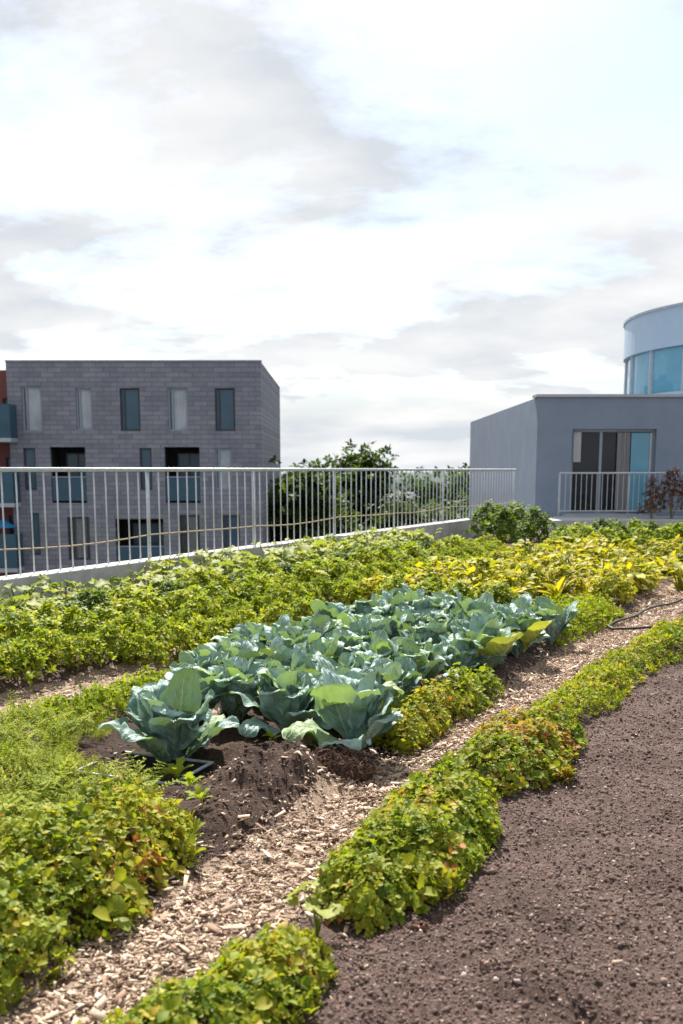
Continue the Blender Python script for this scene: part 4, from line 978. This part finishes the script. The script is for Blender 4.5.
def drape(parent, a, b, mat, y, z0, z1, name='curtain'):
    cu = MB(); n = 30; p = [(a + (b - a) * k / n, y + .03 * math.sin(k * 1.7)) for k in range(n + 1)]
    for (ax, ay), (bx_, by) in zip(p[:-1], p[1:]): cu.quad((ax, ay, z0), (bx_, by, z0), (bx_, by, z1), (ax, ay, z1))
    return cu.build(name, mat, parent)
drape(w, gx(573), gx(581), M['palecurtain'], .11, gz(462), gz(432))
drape(w, gx(617), gx(630), M['curtain'], .10, door[2] + .07, door[3] - .09)
MB().box(gx(631), gx(649), .085, .125, door[2] + .07, door[3] - .1).build('sliding_leaf', M['skyglass'], w)
MB().box(gx(649.3), gx(651.5), .075, .135, door[2] + .07, door[3] - .1).build('leaf_frame', M['cap'], w)
window(rt, *win2, .14, M['frame'], M['darkglass'], M['curtain'], (.5,), .07)
MB().box(gx(563), gx(652), -.5, -.01, gz(518), gz(513.5)).build('door_step', M['cap'], rt)
# round upper storey
cxr, cyr, Rr = XD(812, 470, 38.0) - rt.location.x, 38.0 - Y3, 7.0
zs0, zs1, zs2 = zt - .5, 5.75, 7.05
def arc(mb, r, a0, a1, z0, z1, n=48):
    for k in range(n):
        a, b = a0 + (a1 - a0) * k / n, a0 + (a1 - a0) * (k + 1) / n
        mb.quad((cxr + r * math.cos(a), cyr + r * math.sin(a), z0), (cxr + r * math.cos(b), cyr + r * math.sin(b), z0), (cxr + r * math.cos(b), cyr + r * math.sin(b), z1), (cxr + r * math.cos(a), cyr + r * math.sin(a), z1))
    return mb
A0, A1 = R(180), R(380)
dm = tag(empty('upper_storey', (0, 0, 0)), None, None); dm.parent = rt
o = arc(MB(), Rr, 0, 6.2832, zs1, zs2, 96)
o.build('fascia', M['fascia'], dm, True)
top = MB(); n = 64
top.v = [(cxr + (Rr + .06) * math.cos(A0 - .6 + 6.283 * k / n), cyr + (Rr + .06) * math.sin(A0 - .6 + 6.283 * k / n), z) for z in (zs2, zs2 + .08) for k in range(n)]
top.f = [tuple(range(n))[::-1], tuple(range(n, 2 * n))] + [(k, (k + 1) % n, n + (k + 1) % n, n + k) for k in range(n)]
top.build('drum_roof', M['cap'], dm)
sf = MB(); sf.v = [(cxr + (Rr - .001) * math.cos(6.283 * k / n), cyr + (Rr - .001) * math.sin(6.283 * k / n), zs1) for k in range(n)]; sf.f = [tuple(range(n))[::-1]]; sf.build('soffit', M['frame'], dm)
arc(MB(), Rr - .12, A0 - .6, A1, zs0, 4.25, 80).build('sill_wall', M['fascia'], dm, True)
arc(MB(), Rr - .9, 0, 6.283, zs0, zs1, 60).build('core_wall', M['palecurtain'], dm, True)
na = 15
for k in range(na):
    a0, a1 = A0 - .55 + (A1 - A0 + .4) * k / na, A0 - .55 + (A1 - A0 + .4) * (k + 1) / na
    p = arc(MB(), Rr - .16, a0 + .012, a1 - .012, 4.25, zs1 - .01, 4).build('window', M['skyglass'], dm)
    f = MB(); f.tube([(cxr + (Rr - .15) * math.cos(a0), cyr + (Rr - .15) * math.sin(a0), 4.25), (cxr + (Rr - .15) * math.cos(a0), cyr + (Rr - .15) * math.sin(a0), zs1)], .085, 6).build('mullion', M['cap'], p)

# terrace railing in front of the door
tr2 = tag(empty('terrace_railing', (gx(590) + rt.location.x, 26.0, gz(514))), 'slim pale railing in front of the terrace door of the grey house', 'railing')
L2 = XD(900, 470, 26.0) - tr2.location.x; a2 = XD(560, 470, 26.0) - tr2.location.x
zt2 = ZD(473, 26.0) - tr2.location.z; zb2 = ZD(511, 26) - tr2.location.z
MB().tube([(a2, 0, zt2), (L2, 0, zt2)], .022, 8).build('top_rail', M['galv'], tr2, True)
MB().tube([(a2, 0, zb2), (L2, 0, zb2)], .016, 8).build('bottom_rail', M['galv'], tr2, True)
bm2 = MB().tube([(0, 0, zb2), (0, 0, zt2)], .009, 6); b2 = bpy.data.meshes.new('baluster'); b2.from_pydata(bm2.v, [], bm2.f); b2.materials.append(M['galv'])
x = a2 + .02
while x < L2: obj('baluster', b2, tr2, (x, 0, 0)); x += .135
x = a2
while x < L2: MB().tube([(x, .02, zb2 - .5), (x, .02, zt2)], .018, 6).build('post', M['galv'], tr2, True); x += 1.8
# terrace strip under the railing
tag(MB().box(rt.location.x + X0, rt.location.x + X1, 24.6, 26.98, -.34, gz(516)).build('terrace', M['concrete'], None), kind='structure')
# reddish brown shrubs by the terrace
BR = [plant_mesh(OVATE, 90, 0.36, 1.25, 0.085, M['brownleaf'], 0.5, 0.3) for _ in range(2)]
for i, (px, lab) in enumerate(((652, 'reddish brown shrub beside the right jamb of the terrace door'), (672, 'taller reddish brown shrub behind the terrace railing at the right edge'), (694, 'reddish brown shrub cut off by the right edge'))):
    e = tag(empty('brown_shrub', (XD(px, 500, 25.5), 25.5, gz(516)), rr(0, 6), (.85, 1.05, 1.1)[i]), lab, 'shrub'); obj('foliage', BR[i % 2], e); obj('stems', STEMS, e, (0, 0, 0), (0, 0, 0), 2.2)

# ------------------------------------------------------------------ trees between the buildings
TRUNK = MB().tube([(0, 0, -.3), (.1, 0, 4), (0, .1, 8), (.1, 0, 11.5)], [.32, .25, .17, .06], 10)
for k in range(9):
    a = k * 2.4; z = 4.5 + k * .75; TRUNK.tube([(0.05, 0.03, z), (math.cos(a) * 1.2, math.sin(a) * 1.2, z + 1.1), (math.cos(a) * 2.4, math.sin(a) * 2.4, z + 1.7)], [.1, .06, .02], 6)
tme = bpy.data.meshes.new('trunk'); tme.from_pydata([tuple(v) for v in TRUNK.v], [], TRUNK.f); tme.materials.append(M['bark'])
crowns = []
for s in range(2):
    c = []; nn = []
    for k in range(46):
        a = rr(0, 6.28); z = rr(4.6, 13); r = 3.0 * math.sqrt(max(.05, 1 - ((z - 8.6) / 4.6) ** 2)) * rr(.35, 1)
        n = 120; p = RNG.normal(0, .55, (n, 3)) + np.array([math.cos(a) * r, math.sin(a) * r, z]); c.append(p); nn.append(RNG.normal(0, .5, (n, 3)) + np.array([0, 0, 1]))
    c = np.vstack(c); V, Q, t = scatter([sprig(5, 1, .6, P_OVAL, (0, 60), 0, .6, 2) for _ in range(3)], c, np.vstack(nn), np.full(len(c), .32), RNG.normal(.5, .2, len(c)))
    crowns.append(mesh_np('crown', V, Q, M['tree'], t))
for px, yy, s, lab in ((300, 52, 1.05, 'leafy street tree next to the grey brick block'), (352, 60, 1.12, 'second street tree standing between two others'), (405, 50, .98, 'shorter street tree in the middle of the skyline'), (455, 57, 1.1, 'dense street tree left of the grey house'), (503, 48, 1.02, 'street tree closest to the grey house')):
    e = tag(empty('street_tree', (XD(px, 470, yy), yy, -13), rr(0, 6), s), lab, 'tree'); obj('trunk', tme, e); obj('crown', crowns[px % 2], e)

hv = []; hx = np.linspace(-900, 900, 121)
for x in hx:
    hh = 7 + 9 * (0.5 + fbm(np.array([x * .006 + 3.0]), np.array([1.3]), 4)[0])
    hv += [(x, 700, -13.5), (x, 712, -13 + hh), (x, 1000, -13.5)]
hq = []
for k in range(120):
    for j in range(2): a = k * 3 + j; hq.append((a, a + 3, a + 4, a + 1))
M['hill'] = surf('wooded_hill', (0.10, 0.13, 0.13), (0.17, 0.20, 0.19), 0.12, 0.95, bstr=0.3, bdist=1.0)
tag(obj('hills', mesh_np('hills', np.array(hv), np.array(hq), M['hill'])), kind='structure')
